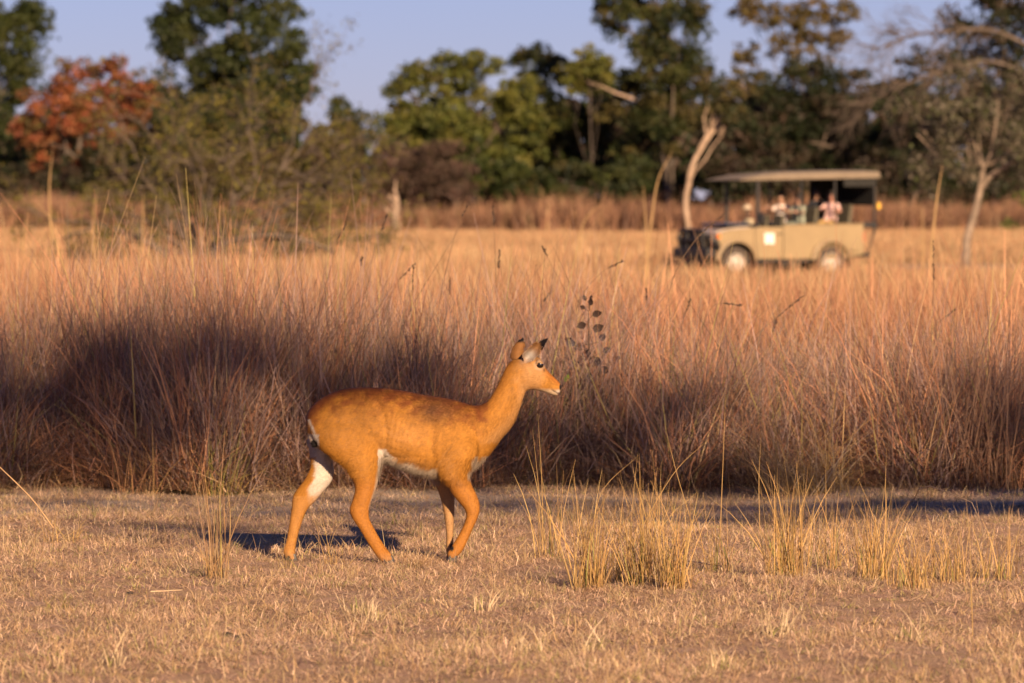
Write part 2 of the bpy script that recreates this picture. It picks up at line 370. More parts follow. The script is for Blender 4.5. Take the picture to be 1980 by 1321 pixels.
# near hind leg, far hind leg, near fore leg, far fore leg
add_loft(bm, [(300, 440, 470, 400, .015, -.04), (215, 540, 575, 470, .062, -.078), (262, 645, 592, 590, .074, -.082), (330, 703, 588, 655, .068, -.082), (398, 756, 582, 715, .060, -.082), (430, 815, 566, 780, .052, -.080), (440, 862, 552, 845, .042, -D),
              (426, 918, 530, 908, .034, -D), (413, 962, 514, 958, .030, -D), (428, 1008, 514, 1003, .026, -D), (464, 1062, 530, 1040, .022, -D), (504, 1130, 562, 1098, .021, -D),
              (540, 1184, 596, 1152, .022, -D), (566, 1218, 622, 1184, .023, -D), (585, 1232, 640, 1214, .021, -D)])
add_loft(bm, [(300, 440, 470, 400, .015, .04), (196, 600, 420, 600, .062, .085), (203, 665, 330, 665, .058, .085), (208, 712, 324, 722, .052, .085), (204, 762, 328, 775, .047, .083), (180, 812, 318, 822, .043, D), (150, 852, 280, 872, .038, D),
              (118, 902, 238, 922, .032, D), (111, 960, 194, 968, .027, D), (100, 1035, 163, 1040, .022, D), (86, 1120, 140, 1122, .020, D), (68, 1178, 130, 1186, .022, D), (74, 1206, 132, 1212, .022, D), (84, 1224, 138, 1226, .02, D)])
add_loft(bm, [(930, 520, 1030, 520, .02, -.055), (890, 580, 1070, 590, .042, -.072), (862, 665, 1072, 665, .060, -.081), (868, 740, 1045, 745, .058, -.082), (890, 805, 1028, 800, .050, -.080), (918, 850, 1038, 838, .042, -D), (943, 892, 1058, 878, .036, -D), (975, 930, 1074, 920, .031, -D),
              (1000, 962, 1078, 958, .029, -D), (1007, 1000, 1066, 1006, .024, -D), (986, 1058, 1036, 1074, .020, -D), (953, 1118, 1006, 1142, .019, -D), (926, 1160, 985, 1178, .021, -D), (912, 1186, 958, 1204, .021, -D), (915, 1204, 950, 1216, .018, -D)])
add_loft(bm, [(815, 650, 960, 650, .05, .07), (820, 760, 945, 770, .05, .076), (842, 830, 946, 840, .040, D), (866, 885, 948, 900, .033, D), (886, 960, 946, 968, .027, D), (898, 1040, 944, 1040, .021, D),
              (904, 1110, 941, 1110, .019, D), (902, 1165, 942, 1168, .021, D), (906, 1196, 948, 1196, .02, D), (912, 1214, 960, 1214, .018, D)])
# tail
add_loft(bm, [(200, 462, 222, 474, .02, 0), (188, 500, 216, 508, .020, -.01), (193, 550, 228, 548, .022, -.03), (207, 600, 250, 588, .024, -.05), (219, 632, 252, 622, .02, -.06), (228, 646, 248, 642, .010, -.06)], seg=16)
# ears: cupped leaves
def ear(up, lo, ycen, bow, open_dir):
    """up / lo: matching points of the two rims from base to tip; open_dir: side the cup opens to (-1 camera side)"""
    U = catmull(up, 4); Lw = catmull(lo, 4); n = len(U); K = 9
    outer = np.zeros((n, K, 3)); th = np.interp(np.arange(n), [0, n - 1], [.009, .0055])
    for a in range(n):
        wdt = np.hypot(*(U[a] - Lw[a])) / PU
        for k in range(K):
            t = k / (K - 1); p = U[a] * (1 - t) + Lw[a] * t
            cup = bow * math.sin(math.pi * t) * min(wdt, .06) / .06
            outer[a, k] = (PX(p[0]), ycen(a / (n - 1)) - open_dir * cup, PZ(p[1]))
    inner = outer.copy(); inner[:, :, 1] += open_dir * th[:, None]
    allv = [[bm.verts.new(outer[a, k]) for k in range(K)] for a in range(n)]; inn = [[bm.verts.new(inner[a, k]) for k in range(K)] for a in range(n)]
    for a in range(n - 1):
        for k in range(K - 1):
            bm.faces.new((allv[a][k], allv[a][k + 1], allv[a + 1][k + 1], allv[a + 1][k])); bm.faces.new((inn[a][k + 1], inn[a][k], inn[a + 1][k], inn[a + 1][k + 1]))
        bm.faces.new((allv[a][0], allv[a + 1][0], inn[a + 1][0], inn[a][0])); bm.faces.new((allv[a + 1][-1], allv[a][-1], inn[a][-1], inn[a + 1][-1]))
    for k in range(K - 1):
        bm.faces.new((allv[0][k + 1], allv[0][k], inn[0][k], inn[0][k + 1])); bm.faces.new((allv[-1][k], allv[-1][k + 1], inn[-1][k + 1], inn[-1][k]))
ear([(1300, 200), (1290, 178), (1318, 140), (1352, 112), (1388, 96), (1421, 87)], [(1322, 214), (1345, 205), (1372, 183), (1395, 152), (1414, 118), (1425, 92)], lambda t: -.040 - .03 * math.sin(2.2 * t), .034, -1)
ear([(1248, 214), (1230, 190), (1240, 145), (1262, 115), (1284, 95), (1296, 88)], [(1290, 206), (1296, 186), (1304, 160), (1307, 132), (1306, 108), (1302, 90)], lambda t: .036 + .045 * math.sin(2.0 * t), .022, 1)
bmesh.ops.recalc_face_normals(bm, faces=bm.faces[:])
raw = bpy.data.meshes.new('raw'); bm.to_mesh(raw); bm.free()
tmp = bpy.data.objects.new('raw', raw); COL.objects.link(tmp)
md = tmp.modifiers.new('r', 'REMESH'); md.mode = 'VOXEL'; md.voxel_size = .0058; md.adaptivity = 0
md = tmp.modifiers.new('s', 'SMOOTH'); md.factor = .5; md.iterations = 4
dg = bpy.context.evaluated_depsgraph_get()
body_me = bpy.data.meshes.new_from_object(tmp.evaluated_get(dg)); body_me.name = 'body'
bpy.data.objects.remove(tmp); bpy.data.meshes.remove(raw)
nv = len(body_me.vertices); co = np.empty(nv * 3, np.float32); body_me.vertices.foreach_get('co', co); co = co.reshape(-1, 3)
nr = np.empty(nv * 3, np.float32); body_me.vertex_normals.foreach_get('vector', nr); nr = nr.reshape(-1, 3)
def sm(a, b_, x): t = np.clip((x - a) / (b_ - a), 0, 1); return t * t * (3 - 2 * t)
def vnoise(x, y, seed):
    """smooth value noise in 0..1"""
    g = np.random.default_rng(seed).random((97, 97)); xi, yi = np.floor(x).astype(int), np.floor(y).astype(int); fx, fy = x - xi, y - yi
    fx, fy = fx * fx * (3 - 2 * fx), fy * fy * (3 - 2 * fy); q = lambda a, b_: g[a % 97, b_ % 97]
    return (q(xi, yi) * (1 - fx) + q(xi + 1, yi) * fx) * (1 - fy) + (q(xi, yi + 1) * (1 - fx) + q(xi + 1, yi + 1) * fx) * fy
def coat(co, nr, rng):
    cx, cy, dy = co[:, 0] * PU + 620, 1236 - co[:, 2] * PU, co[:, 1]
    wob = np.sin(cx * .06 + 3 * np.sin(cy * .03)) * 8 + np.sin(cy * .11 + cx * .04) * 5 + rng.standard_normal(len(co)) * 4
    n = len(co); c = np.tile(np.array([.290, .128, .020]), (n, 1))
    def mixc(col, f):
        nonlocal c
        f = np.clip(f, 0, 1)[:, None]; c = c * (1 - f) + np.array(col) * f
    body = (cx > 180) & (cx < 1120)
    top = np.interp(cx, [190, 250, 320, 400, 470, 570, 670, 780, 880, 960, 1040, 1090], [490, 410, 370, 346, 341, 344, 355, 377, 391, 409, 432, 436])
    dep = cy - top
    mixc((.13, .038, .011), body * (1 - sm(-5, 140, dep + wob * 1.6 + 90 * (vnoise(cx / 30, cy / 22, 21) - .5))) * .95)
    mixc((.085, .036, .015), np.exp(-(((cx - 850) / 110) ** 2 + ((cy - 455) / 75) ** 2) + wob * .012) * .9 * body)  # soft dark withers patch: shade of a distant tree painted into the coat
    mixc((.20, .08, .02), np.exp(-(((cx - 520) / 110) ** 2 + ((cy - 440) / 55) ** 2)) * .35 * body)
    mixc((.36, .175, .05), np.exp(-(((cx - 700) / 130) ** 2 + ((cy - 590) / 60) ** 2)) * .5 * body)
    mot = vnoise(cx / 17, cy / 26, 1) * .5 + vnoise(cx / 7, cy / 16, 2) * .3 + vnoise((cx + .5 * cy) / 5, (cy - .5 * cx) / 30, 3) * .5
    c = c * (1 + .42 * (mot - .65) * np.clip(1.6 - cy / 900, .4, 1.2))[:, None]
    # belly
    line = np.interp(cx, [560, 600, 640, 740, 850, 880], [640, 655, 690, 722, 765, 830])
    tors = (cx > 560) & (cx < 885) & (np.abs(dy) < .15)
    mixc((.21, .10, .03), tors * (cy < 835) * np.exp(-((cy - line + 14 + wob * .5) / 22) ** 2) * .45)
    mixc((.46, .40, .34), tors * (cy < 835) * sm(-6, 14, cy - line + wob * .6))
    mixc((.34, .28, .22), ((cx > 330) & (cx < 1100) & (cy > 600) & (cy < 830) & (nr[:, 2] < -.55) & (np.abs(dy) < .10)) * .9)
    # chest front and breast
    mixc((.36, .29, .22), ((cx > 1015) & (cx < 1150) & (cy > 690) & (cy < 815)) * sm(.75, 1.0, nr[:, 0] - .55 * nr[:, 2] + wob * .01) * .9)
    # legs
    low = cy > 800
    mixc((.30, .118, .022), sm(760, 860, cy) * (dy < 0) * .6)
    hindfar = (dy > .015) & (cx < 345) & (cy > 640)
    edge_b = np.interp(cy, [640, 720, 800, 870, 930, 1000], [222, 232, 226, 196, 200, 190])
    mixc((.44, .39, .34), hindfar * sm(-10, 14, cx - edge_b + wob * .4) * (1 - sm(830, 985, cy + wob * 2)) * (nr[:, 1] < .3))
    mixc((.36, .19, .07), ((dy > .015) & (cx < 345) & (cy > 900)) * .35)
    forefar = (dy > .01) & (cx > 800) & (cx < 960) & (cy > 800)
    mixc((.34, .22, .12), forefar * .6)
    # pale front edge of the near hind leg, pale pasterns
    mixc((.40, .33, .26), ((dy < -.02) & (cx > 500) & (cx < 620) & (cy > 640) & (cy < 990)) * sm(.6, .95, nr[:, 0]) * (1 - sm(900, 985, cy)) * .9)
    mixc((.36, .26, .18), sm(1170, 1215, cy) * .2)
    # seat of the rump and tail
    mixc((.34, .31, .29), ((cx < 262) & (cy > 575) & (cy < 700) & (nr[:, 0] < -.15)) * .75)
    tl = 206 + (cy - 505) * .42
    mixc((.42, .38, .34), (np.exp(-((cx - tl - 4) / 7.0) ** 2) * ((cy > 500) & (cy < 612) & (cx < 275) & (nr[:, 1] < .2))))
    mixc((.012, .010, .010), 1 - sm(17, 23, np.hypot((cx - 236) / .95, (cy - 626) / 1.2) + 100 * (dy > .02)))
    # neck
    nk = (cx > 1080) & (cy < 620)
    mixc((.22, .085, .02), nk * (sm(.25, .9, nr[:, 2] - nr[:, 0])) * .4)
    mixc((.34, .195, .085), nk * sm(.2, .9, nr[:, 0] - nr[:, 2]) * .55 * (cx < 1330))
    # head
    hd = cx > 1262
    hd = hd & (cy < 395)
    mixc((.345, .195, .085), (cy < 400) * sm(1235, 1330, cx + wob) * (1 - sm(1385, 1445, cx + .4 * (cy - 280))) * .7)
    mixc((.40, .31, .215), hd * sm(-4, 18, cy - np.interp(cx, [1280, 1330, 1400, 1450, 1480], [420, 345, 342, 345, 350])) * .9)
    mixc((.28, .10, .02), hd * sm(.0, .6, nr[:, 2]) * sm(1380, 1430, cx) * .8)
    mixc((.12, .05, .018), hd * np.exp(-(((cx - 1340) / 26) ** 2 + ((cy - 190) / 14) ** 2)) * .75)
    er = np.hypot(cx - 1384, cy - 226)
    mixc((.40, .32, .24), hd * np.exp(-((er - 22) / 6) ** 2) * .45)
    mixc((.02, .014, .01), hd * (er < 13))
    mixc((.04, .02, .015), hd * np.exp(-(((cx - 1406) / 5) ** 2 + ((cy - 252) / 7) ** 2)) * .8)
    mixc((.42, .37, .32), hd * np.exp(-(((cx - 1478) / 12) ** 2 + ((cy - 362) / 9) ** 2)) * .9)
    mixc((.012, .010, .012), hd * (1 - sm(13, 17, np.hypot((cx - 1495) / .85, (cy - 339) / 1.2))))
    ml = 350 + (cx - 1440) * .62
    mixc((.03, .015, .012), hd * np.exp(-((cy - ml) / 3.2) ** 2) * ((cx > 1440) & (cx < 1484)))
    # ears
    e1 = (dy < -.018) & (cx > 1284) & (cy < 222) & (cy < 222 - (cx - 1330) * .0) & (cy + (cx - 1290) * .80 < 260 + (cx > 1330) * 40)
    a1 = (cx - 1300) / 122
    inn = sm(-.2, .3, -nr[:, 1])
    eline = 215 - (cx - 1300) * 1.0
    inear = e1 & (cy < np.interp(cx, [1290, 1345, 1372, 1395, 1425], [225, 208, 186, 156, 94]))
    mixc((.26, .13, .05), inear * .9)
    mixc((.40, .36, .32), inear * inn * np.exp(-(((cx - 1330) / 34) ** 2 + ((cy - 178) / 30) ** 2)) * 1.15)
    mixc((.012, .010, .012), inear * sm(0, 14, (cx - 1378) * .75 - (cy - 128) * .25 ))
    e2 = (dy > .012) & (cx < 1312) & (cy < 200)
    mixc((.28, .13, .042), e2 * .9)
    mixc((.012, .010, .012), (dy > 0) * (cx < 1312) * (1 - sm(106, 120, cy + 0 * cx)))
    # dew claws
    for px_, py_, r_ in ((934, 1158, 13), (96, 1216, 10), (596, 1238, 9)):
        mixc((.012, .011, .012), 1 - sm(r_ * .7, r_, np.hypot(cx - px_, (cy - py_) * .8)))
    return np.clip(c, 0, 1)
# soft muscle relief: haunch, shoulder, ribs and skin folds of the flank
cx, cy = co[:, 0] * PU + 620, 1236 - co[:, 2] * PU
side = np.clip(np.abs(nr[:, 1]) - .3, 0, 1) / .7
fold = np.sin((cx - .0016 * (cy - 560) ** 2 * np.sign(cy - 560) * .3 + .25 * (cy - 400)) * .23) * np.exp(-(((cx - 640) / 60) ** 2 + ((cy - 560) / 90) ** 2))
relief = -.0035 * np.exp(-((cx - np.interp(cy, [400, 480, 560, 640, 700], [560, 590, 605, 600, 585])) / 16) ** 2) * ((cy > 400) & (cy < 700))
relief += .0008 * fold - .006 * np.exp(-((cx - np.interp(cy, [480, 560, 640, 740], [850, 845, 838, 852])) / 18) ** 2) * ((cy > 500) & (cy < 770))
relief += .006 * np.exp(-(((cx - 960) / 60) ** 2 + ((cy - 640) / 70) ** 2)) - .004 * np.exp(-(((cx - 1010) / 30) ** 2 + ((cy - 540) / 60) ** 2))
relief += .0004 * np.sin(cx * .19 + 4 * vnoise(cx / 60, cy / 40, 12)) * np.exp(-(((cx - 730) / 80) ** 2 + ((cy - 580) / 80) ** 2))
relief = relief * 1.9 + .0035 * (vnoise(cx / 45, cy / 60, 7) - .5) + .0016 * (vnoise(cx / 14, cy / 22, 8) - .5)
co2 = co + nr * (relief * side)[:, None]
# mouth groove
ml = 350 + (cx - 1440) * .62
co2 -= nr * (.004 * np.exp(-((cy - ml) / 4) ** 2) * ((cx > 1440) & (cx < 1488)))[:, None]
body_me.vertices.foreach_set('co', co2.astype(np.float32).ravel()); body_me.update()
rngA = np.random.default_rng(11)
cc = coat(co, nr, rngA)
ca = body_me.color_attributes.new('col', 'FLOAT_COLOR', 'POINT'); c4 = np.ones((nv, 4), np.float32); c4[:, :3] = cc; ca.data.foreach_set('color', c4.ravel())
body_me.polygons.foreach_set('use_smooth', np.ones(len(body_me.polygons), bool)); body_me.materials.clear()
m, nt, b = new_mat('coat'); n = nt.nodes; l = nt.links
a = n.new('ShaderNodeAttribute'); a.attribute_name = 'col'
tc = n.new('ShaderNodeTexCoord'); mp = n.new('ShaderNodeMapping'); mp.inputs['Scale'].default_value = (60, 60, 160); l.new(tc.outputs['Object'], mp.inputs[0])
t = n.new('ShaderNodeTexNoise'); t.inputs['Scale'].default_value = 1.0; t.inputs['Detail'].default_value = 4; l.new(mp.outputs[0], t.inputs['Vector'])
hs = n.new('ShaderNodeHueSaturation'); mr = n.new('ShaderNodeMapRange'); mr.inputs[1].default_value = .3; mr.inputs[2].default_value = .7; mr.inputs[3].default_value = .85; mr.inputs[4].default_value = 1.12
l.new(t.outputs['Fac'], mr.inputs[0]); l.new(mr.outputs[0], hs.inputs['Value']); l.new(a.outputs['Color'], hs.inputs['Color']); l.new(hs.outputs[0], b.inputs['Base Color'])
b.inputs['Roughness'].default_value = .75; b.inputs['Specular IOR Level'].default_value = .2
M['coat'] = m
M['fur'] = leafy('fur', .15, .6, 0.0, .25)
M['hoof'] = plain('hoof', (.03, .026, .024), .45, noise=.3, scale=40)
M['eye'] = plain('eye', (.008, .006, .005), .06, noise=.0, spec=.7)
ANT = (WX(754.7, 27.5), 27.5, 0.0)
ant = tag(empty('antelope', ANT), 'hornless orange tan antelope walking across the short grass', 'antelope')
obj('body', body_me, M['coat'], ant)
# fur: short hairs lying along the coat
def make_fur(rng, N):
    fa = np.empty(len(body_me.polygons) * 4, np.int32)
    me = body_me; ls = np.empty(len(me.polygons), np.int32); me.polygons.foreach_get('loop_start', ls); lv = np.empty(len(me.loops), np.int32); me.loops.foreach_get('vertex_index', lv)
    v0, v1, v2 = lv[ls], lv[ls + 1], lv[ls + 2]
    pick = rng.integers(0, len(ls), N); r1, r2 = rng.random(N), rng.random(N); q = r1 + r2 > 1; r1[q], r2[q] = 1 - r1[q], 1 - r2[q]
    def lerp(A): return A[v0[pick]] * (1 - r1 - r2)[:, None] + A[v1[pick]] * r1[:, None] + A[v2[pick]] * r2[:, None]
    P, Nn, Cc = lerp(co2), lerp(nr), lerp(cc); Nn /= np.linalg.norm(Nn, axis=1)[:, None] + 1e-9
    cx, cy = P[:, 0] * PU + 620, 1236 - P[:, 2] * PU
    d = np.tile(np.array([-.75, 0, -.55]), (N, 1))
    legs = cy > 800; d[legs] = (-.05, 0, -1)
    nk = (cx > 1060) & (cy < 640); d[nk] = (-.55, 0, -.8)
    hd = cx > 1280; d[hd & (cy < 395)] = (-1, 0, .25)
    ears = (cy < 205) & (cx < 1430) & (cx > 1225) ; d[ears] = (.5, 0, .8)
    d = d + rng.standard_normal((N, 3)) * .22
    d -= Nn * (d * Nn).sum(1)[:, None]; d /= np.linalg.norm(d, axis=1)[:, None] + 1e-9
    L = np.full(N, .011); L[legs] = .008; L[nk] = .014; L[hd] = .006; L[ears] = .007
    bel = (cx > 560) & (cx < 1110) & (cy > 690) & (cy < 830) & (Nn[:, 2] < .1); L[bel] = .024; L[bel & (cx > 900)] = .016
    rump = (cx > 330) & (cx < 460) & (cy > 690) & (cy < 790) & (Nn[:, 0] < -.1); L[rump] = .022
    L *= .6 + .8 * rng.random(N)
    keep = (np.hypot(cx - 1384, cy - 226) > 15) & (np.hypot(cx - 1494, cy - 338) > 19)
    rise = np.where(bel, .5, .30)
    tip = P + (d * np.sqrt(1 - rise ** 2)[:, None] + Nn * rise[:, None]) * L[:, None]; tip[bel] += np.array([0, 0, -.006])
    sd_ = np.cross(d, Nn); w = np.where(hd | legs, .0006, .0008)[:, None]
    V = np.stack([P - sd_ * w, P + sd_ * w, tip], 1)[keep]; C3 = np.repeat((Cc * (.84 + .34 * rng.random((N, 1))))[keep], 3, 0)
    k = keep.sum(); return mesh_np('fur', V.reshape(-1, 3), np.arange(k * 3).reshape(-1, 3), np.clip(C3, 0, 1))
tag(obj('fur', make_fur(rngA, 130000), M['fur'], ant), kind='stuff')
# eyes
for s in (-1, 1):
    bm = bmesh.new(); bmesh.ops.create_uvsphere(bm, u_segments=20, v_segments=14, radius=.0165)
    bmesh.ops.transform(bm, matrix=Matrix.Translation((PX(1384), s * .0405, PZ(226))) @ Matrix.Diagonal((1.1, .8, .9, 1)), verts=bm.verts)
    obj('eye', bm_mesh(bm, 'eye', True), M['eye'], ant)
# hooves: two toes each, wedge shaped
def hoof(x, y, d, ang, ln=.062):
    bm = bmesh.new()
    for s in (-1, 1):
        prof = [(-.022, .0), (ln - .022, .0), (ln - .026, .010), (ln * .35, .040), (-.016, .034)]
        for w0, k in ((.0035, 1), ):
            A = [bm.verts.new((p, s * .003, q)) for p, q in prof]; B = [bm.verts.new((p * .96, s * (.020 - .25 * max(0, p)), q)) for p, q in prof]
            bm.faces.new(A); bm.faces.new(B[::-1])
            for i in range(5): bm.faces.new((A[i], B[i], B[(i + 1) % 5], A[(i + 1) % 5]))
    bmesh.ops.recalc_face_normals(bm, faces=bm.faces[:])
    bmesh.ops.bevel(bm, geom=bm.edges[:], offset=.0025, segments=2, affect='EDGES', profile=.5)
    bmesh.ops.transform(bm, matrix=Matrix.Translation((float(PX(x)), d, max(0.0, float(PZ(y))))) @ Matrix.Rotation(ang, 4, 'Y'), verts=bm.verts)
    obj('hoof', bm_mesh(bm, 'hoof', True), M['hoof'], ant)
hoof(606, 1236, -D, .05); hoof(104, 1238, D, .12); hoof(930, 1232, -D, .28, .055); hoof(925, 1236, D, 0)

# ------------------------------------------------------------------ trees and bushes
def tube(pts, rad, seg=7):
    P = np.asarray(pts, float); n = len(P); T = np.gradient(P, axis=0); T /= np.linalg.norm(T, axis=1)[:, None] + 1e-9
    ref = np.array([0.31, .95, .05]); A = np.cross(T, ref); A /= np.linalg.norm(A, axis=1)[:, None] + 1e-9; B = np.cross(T, A)
    ph = np.arange(seg) / seg * 2 * np.pi
    V = P[:, None] + np.asarray(rad)[:, None, None] * (A[:, None] * np.cos(ph)[None, :, None] + B[:, None] * np.sin(ph)[None, :, None])
    i = np.arange(n * seg).reshape(n, seg); j = np.roll(i, -1, 1)
    F = np.stack([i[:-1], j[:-1], j[1:], i[1:]], -1).reshape(-1, 4)
    return V.reshape(-1, 3), F
def tubes_mesh(name, items, seg=7):
    V, F, o = [], [], 0
    for pts, rad in items:
        v, f = tube(pts, rad, seg); V.append(v); F.append(f + o); o += len(v)
    return mesh_np(name, np.concatenate(V), np.concatenate(F), smooth=True)
def crook(rng, a, b, n=6, amp=.12):
    a, b = np.asarray(a, float), np.asarray(b, float); t = np.linspace(0, 1, n)[:, None]
    L = np.linalg.norm(b - a); w = np.cumsum(rng.standard_normal((n, 3)), 0) * amp * L / n; w -= w[0] + (w[-1] - w[0]) * t
    return a + (b - a) * t + w
def leaves_np(rng, C, size, cols, aspect=.5, droop=0.0):
    """diamond leaves, slightly folded, at the centres C with colours cols"""
    N = len(C); u = rng.standard_normal((N, 3)); u[:, 2] -= droop; u /= np.linalg.norm(u, axis=1)[:, None]
    v = np.cross(u, rng.standard_normal((N, 3))); v /= np.linalg.norm(v, axis=1)[:, None] + 1e-9; w = np.cross(u, v)
    s = (size * (.6 + .8 * rng.random(N)))[:, None]
    V = np.stack([C - u * s * .5, C + v * s * aspect * .5 + w * s * .08, C + u * s * .5, C - v * s * aspect * .5 + w * s * .08], 1)
    return V.reshape(-1, 3), np.arange(N * 4).reshape(-1, 4), np.repeat(cols, 4, 0)
def crown_pts(rng, lobes, leaf, cover, clump=.32, shell=.5):
    """lobes (n, 6) centre + radii; returns leaf centres, per-leaf clump id, clump centres"""
    C, I, K = [], [], []
    for (x, y, z, rx, ry, rz) in lobes:
        ncl = int(np.clip(14 * (rx * rz) / (clump * min(rx, rz)) ** 2 * .12, 10, 60))
        d = rng.standard_normal((ncl, 3)); d /= np.linalg.norm(d, axis=1)[:, None]
        r = (shell + (1 - shell) * rng.random(ncl)) ** .8
        k = np.array([x, y, z]) + d * r[:, None] * np.array([rx, ry, rz])
        K.append(k)
        nl = int(cover * math.pi * rx * rz / (leaf * leaf * .5) / ncl)
        for q in range(ncl):
            g = rng.standard_normal((nl, 3)); rr = clump * min(rx, rz) * (.6 + .7 * rng.random())
            g = g / (1 + .35 * np.linalg.norm(g, axis=1)[:, None])
            C.append(k[q] + g * rr * np.array([1.1, 1.1, .75])); I.append(np.full(nl, len(K) * 1000 + q))
    return np.concatenate(C), np.concatenate(I), np.concatenate(K)
GREEN = [(0.031, 0.043, 0.011), (0.043, 0.054, 0.013), (0.023, 0.036, 0.011), (0.051, 0.056, 0.015)]
DARK = [(0.016, 0.025, 0.009), (0.024, 0.032, 0.010), (0.014, 0.020, 0.009)]
LIME = [(0.089, 0.100, 0.019), (0.111, 0.111, 0.024), (0.069, 0.084, 0.016), (0.127, 0.116, 0.026)]
RED = [(0.208, 0.058, 0.028), (0.246, 0.080, 0.034), (0.161, 0.051, 0.027), (0.132, 0.076, 0.028)]
OLIVE = [(0.074, 0.060, 0.019), (0.089, 0.069, 0.021), (0.058, 0.053, 0.019), (0.105, 0.074, 0.024)]
BROWN = [(0.055, 0.037, 0.025), (0.072, 0.047, 0.033), (0.044, 0.031, 0.023)]
GREYOL = [(0.076, 0.069, 0.043), (0.102, 0.087, 0.061), (0.056, 0.056, 0.031), (0.133, 0.117, 0.092), (0.051, 0.061, 0.020)]
def tree(name, label, cat, seed, Y, base, lobes, pal, leaf=.34, cover=7.5, trunk_r=.28, bark='bark', group=None, path=None, limbs=True, clump=.32, shell=.35, dy=1.0, twigs=2, droop=0.0, base_z=0.0):
    """base: photo column of the foot; lobes: (column, row, rx, ry) of the crown's masses at the distance Y"""
    rng = np.random.default_rng(seed); k = Y / FPX
    bx = WX(base, Y); root = empty(name, (bx, Y, base_z)); tag(root, label, cat, group)
    Lb = np.array([(WX(x, Y) - bx, dy * (rng.random() - .5) * 2.4, WZ(y, Y), rx * k, max(rx, ry) * k * .9 * dy, ry * k) for x, y, rx, ry in lobes])
    C, I, K = crown_pts(rng, Lb, leaf, cover, clump, shell)
    P = np.array(pal); pc = {}
    ids, inv = np.unique(I, return_inverse=True)
    cc_ = P[rng.integers(0, len(P), len(ids))] * (.65 + .7 * rng.random((len(ids), 1)))
    col = cc_[inv] * .6 + P[rng.integers(0, len(P), len(C))] * .4; col *= (.7 + .6 * rng.random((len(C), 1)))
    kz = C[:, 2] > .25
    v, f, c = leaves_np(rng, C[kz], leaf, col[kz], .55, droop)
    items = []
    top = np.array([Lb[:, 0].mean() * .5, 0, Lb[:, 2].mean() - .3 * Lb[:, 5].mean()])
    if path is None: path = [(0, 0, -.1), (0, 0, 0), tuple(top * np.array([.35, 1, .5])), tuple(top)]
    tr = catmull(np.array(path, float), 4); tr[2:] += rng.standard_normal((len(tr) - 2, 3)) * .05 * trunk_r / .28
    rad = np.linspace(trunk_r, trunk_r * .5, len(tr)); rad[:3] *= np.array([1.5, 1.25, 1.08])
    items.append((tr, rad))
    if limbs:
        for L in Lb:
            a = tr[rng.integers(len(tr) // 2, len(tr))]; cpt = L[:3]
            items.append((crook(rng, a, cpt, 7, .25), np.linspace(trunk_r * .34, trunk_r * .10, 7)))
            near = K[np.argsort(np.linalg.norm((K - cpt) / L[3:], axis=1))[:twigs * 5]]
            for q in near[:twigs * 4]:
                items.append((crook(rng, cpt + (a - cpt) * rng.random() * .3, q, 5, .3), np.linspace(trunk_r * .12, trunk_r * .04, 5)))
    obj('trunk', tubes_mesh('trunk', items), M[bark], root)
    obj('crown', mesh_np('crown', v, f, c), M['leaf'], root)
    return root
TB = 'trees of the wood behind the meadow'
tree('tree', 'dark green tree left of the rust red tree, cut by the photo edge', 'tree', 21, 372, -20,
     [(10, 60, 80, 90), (-70, 100, 90, 110), (30, 175, 70, 60), (-30, 260, 70, 90), (60, 40, 40, 50), (20, 330, 60, 60)], GREEN, group=TB)
tree('tree', 'rust red leaved tree between two tall dark green trees', 'tree', 22, 362, 150,
     [(150, 160, 70, 45), (245, 150, 55, 38), (110, 215, 70, 50), (200, 225, 80, 45), (60, 255, 45, 40), (120, 300, 70, 45), (270, 200, 40, 40)], RED + RED + [(.07, .08, .025)], group=TB)
tree('tree', 'tall dense dark green tree rising behind the sprawling thorn bush', 'tree', 23, 374, 450,
     [(390, 30, 90, 55), (500, 25, 85, 60), (350, 100, 55, 60), (450, 110, 90, 70), (550, 110, 62, 70), (395, 185, 75, 55), (500, 190, 95, 60), (570, 180, 40, 45), (330, 50, 40, 45), (470, -30, 110, 50), (450, 240, 110, 50)], DARK + GREEN, cover=9, shell=.2, group=TB)
tree('tree', 'small green tree far off in the gap between the crowns', 'tree', 24, 430, 670, [(670, 225, 45, 35), (700, 260, 50, 45), (640, 265, 40, 40), (675, 320, 70, 60)], GREEN + OLIVE[:1], group=TB)
tree('tree', 'yellow green leafy tree with hanging foliage left of the tall dark tree', 'tree', 25, 362, 880,
     [(790, 175, 50, 45), (850, 145, 70, 45), (930, 150, 75, 50), (800, 235, 55, 50), (880, 230, 70, 55), (1000, 200, 60, 60), (1040, 225, 42, 60), (925, 280, 60, 60), (770, 275, 40, 50), (850, 290, 60, 45), (1000, 290, 50, 50), (905, 330, 35, 40)], LIME + GREEN[:1], cover=8, group=TB)
tree('tree', 'dark olive tree filling the gap behind the yellow green tree', 'tree', 26, 378, 1080,
     [(1040, 130, 75, 50), (1120, 150, 60, 55), (1060, 220, 90, 70), (1130, 270, 90, 75), (1040, 320, 80, 60), (1160, 340, 70, 50), (1150, 215, 70, 60)], DARK + GREEN[:2] + OLIVE[:1], cover=8, group=TB)
tree('tree', 'tallest dark green tree with a pale dead limb sticking out', 'tree', 27, 366, 1290,
     [(1240, 40, 80, 60), (1320, 60, 70, 70), (1190, 20, 50, 45), (1280, 130, 85, 60), (1215, 190, 60, 55), (1330, 170, 60, 60), (1150, 150, 45, 40), (1280, 240, 70, 60), (1260, -40, 90, 50), (1230, 300, 60, 60)], GREEN + OLIVE[:2] + DARK, cover=8, group=TB)
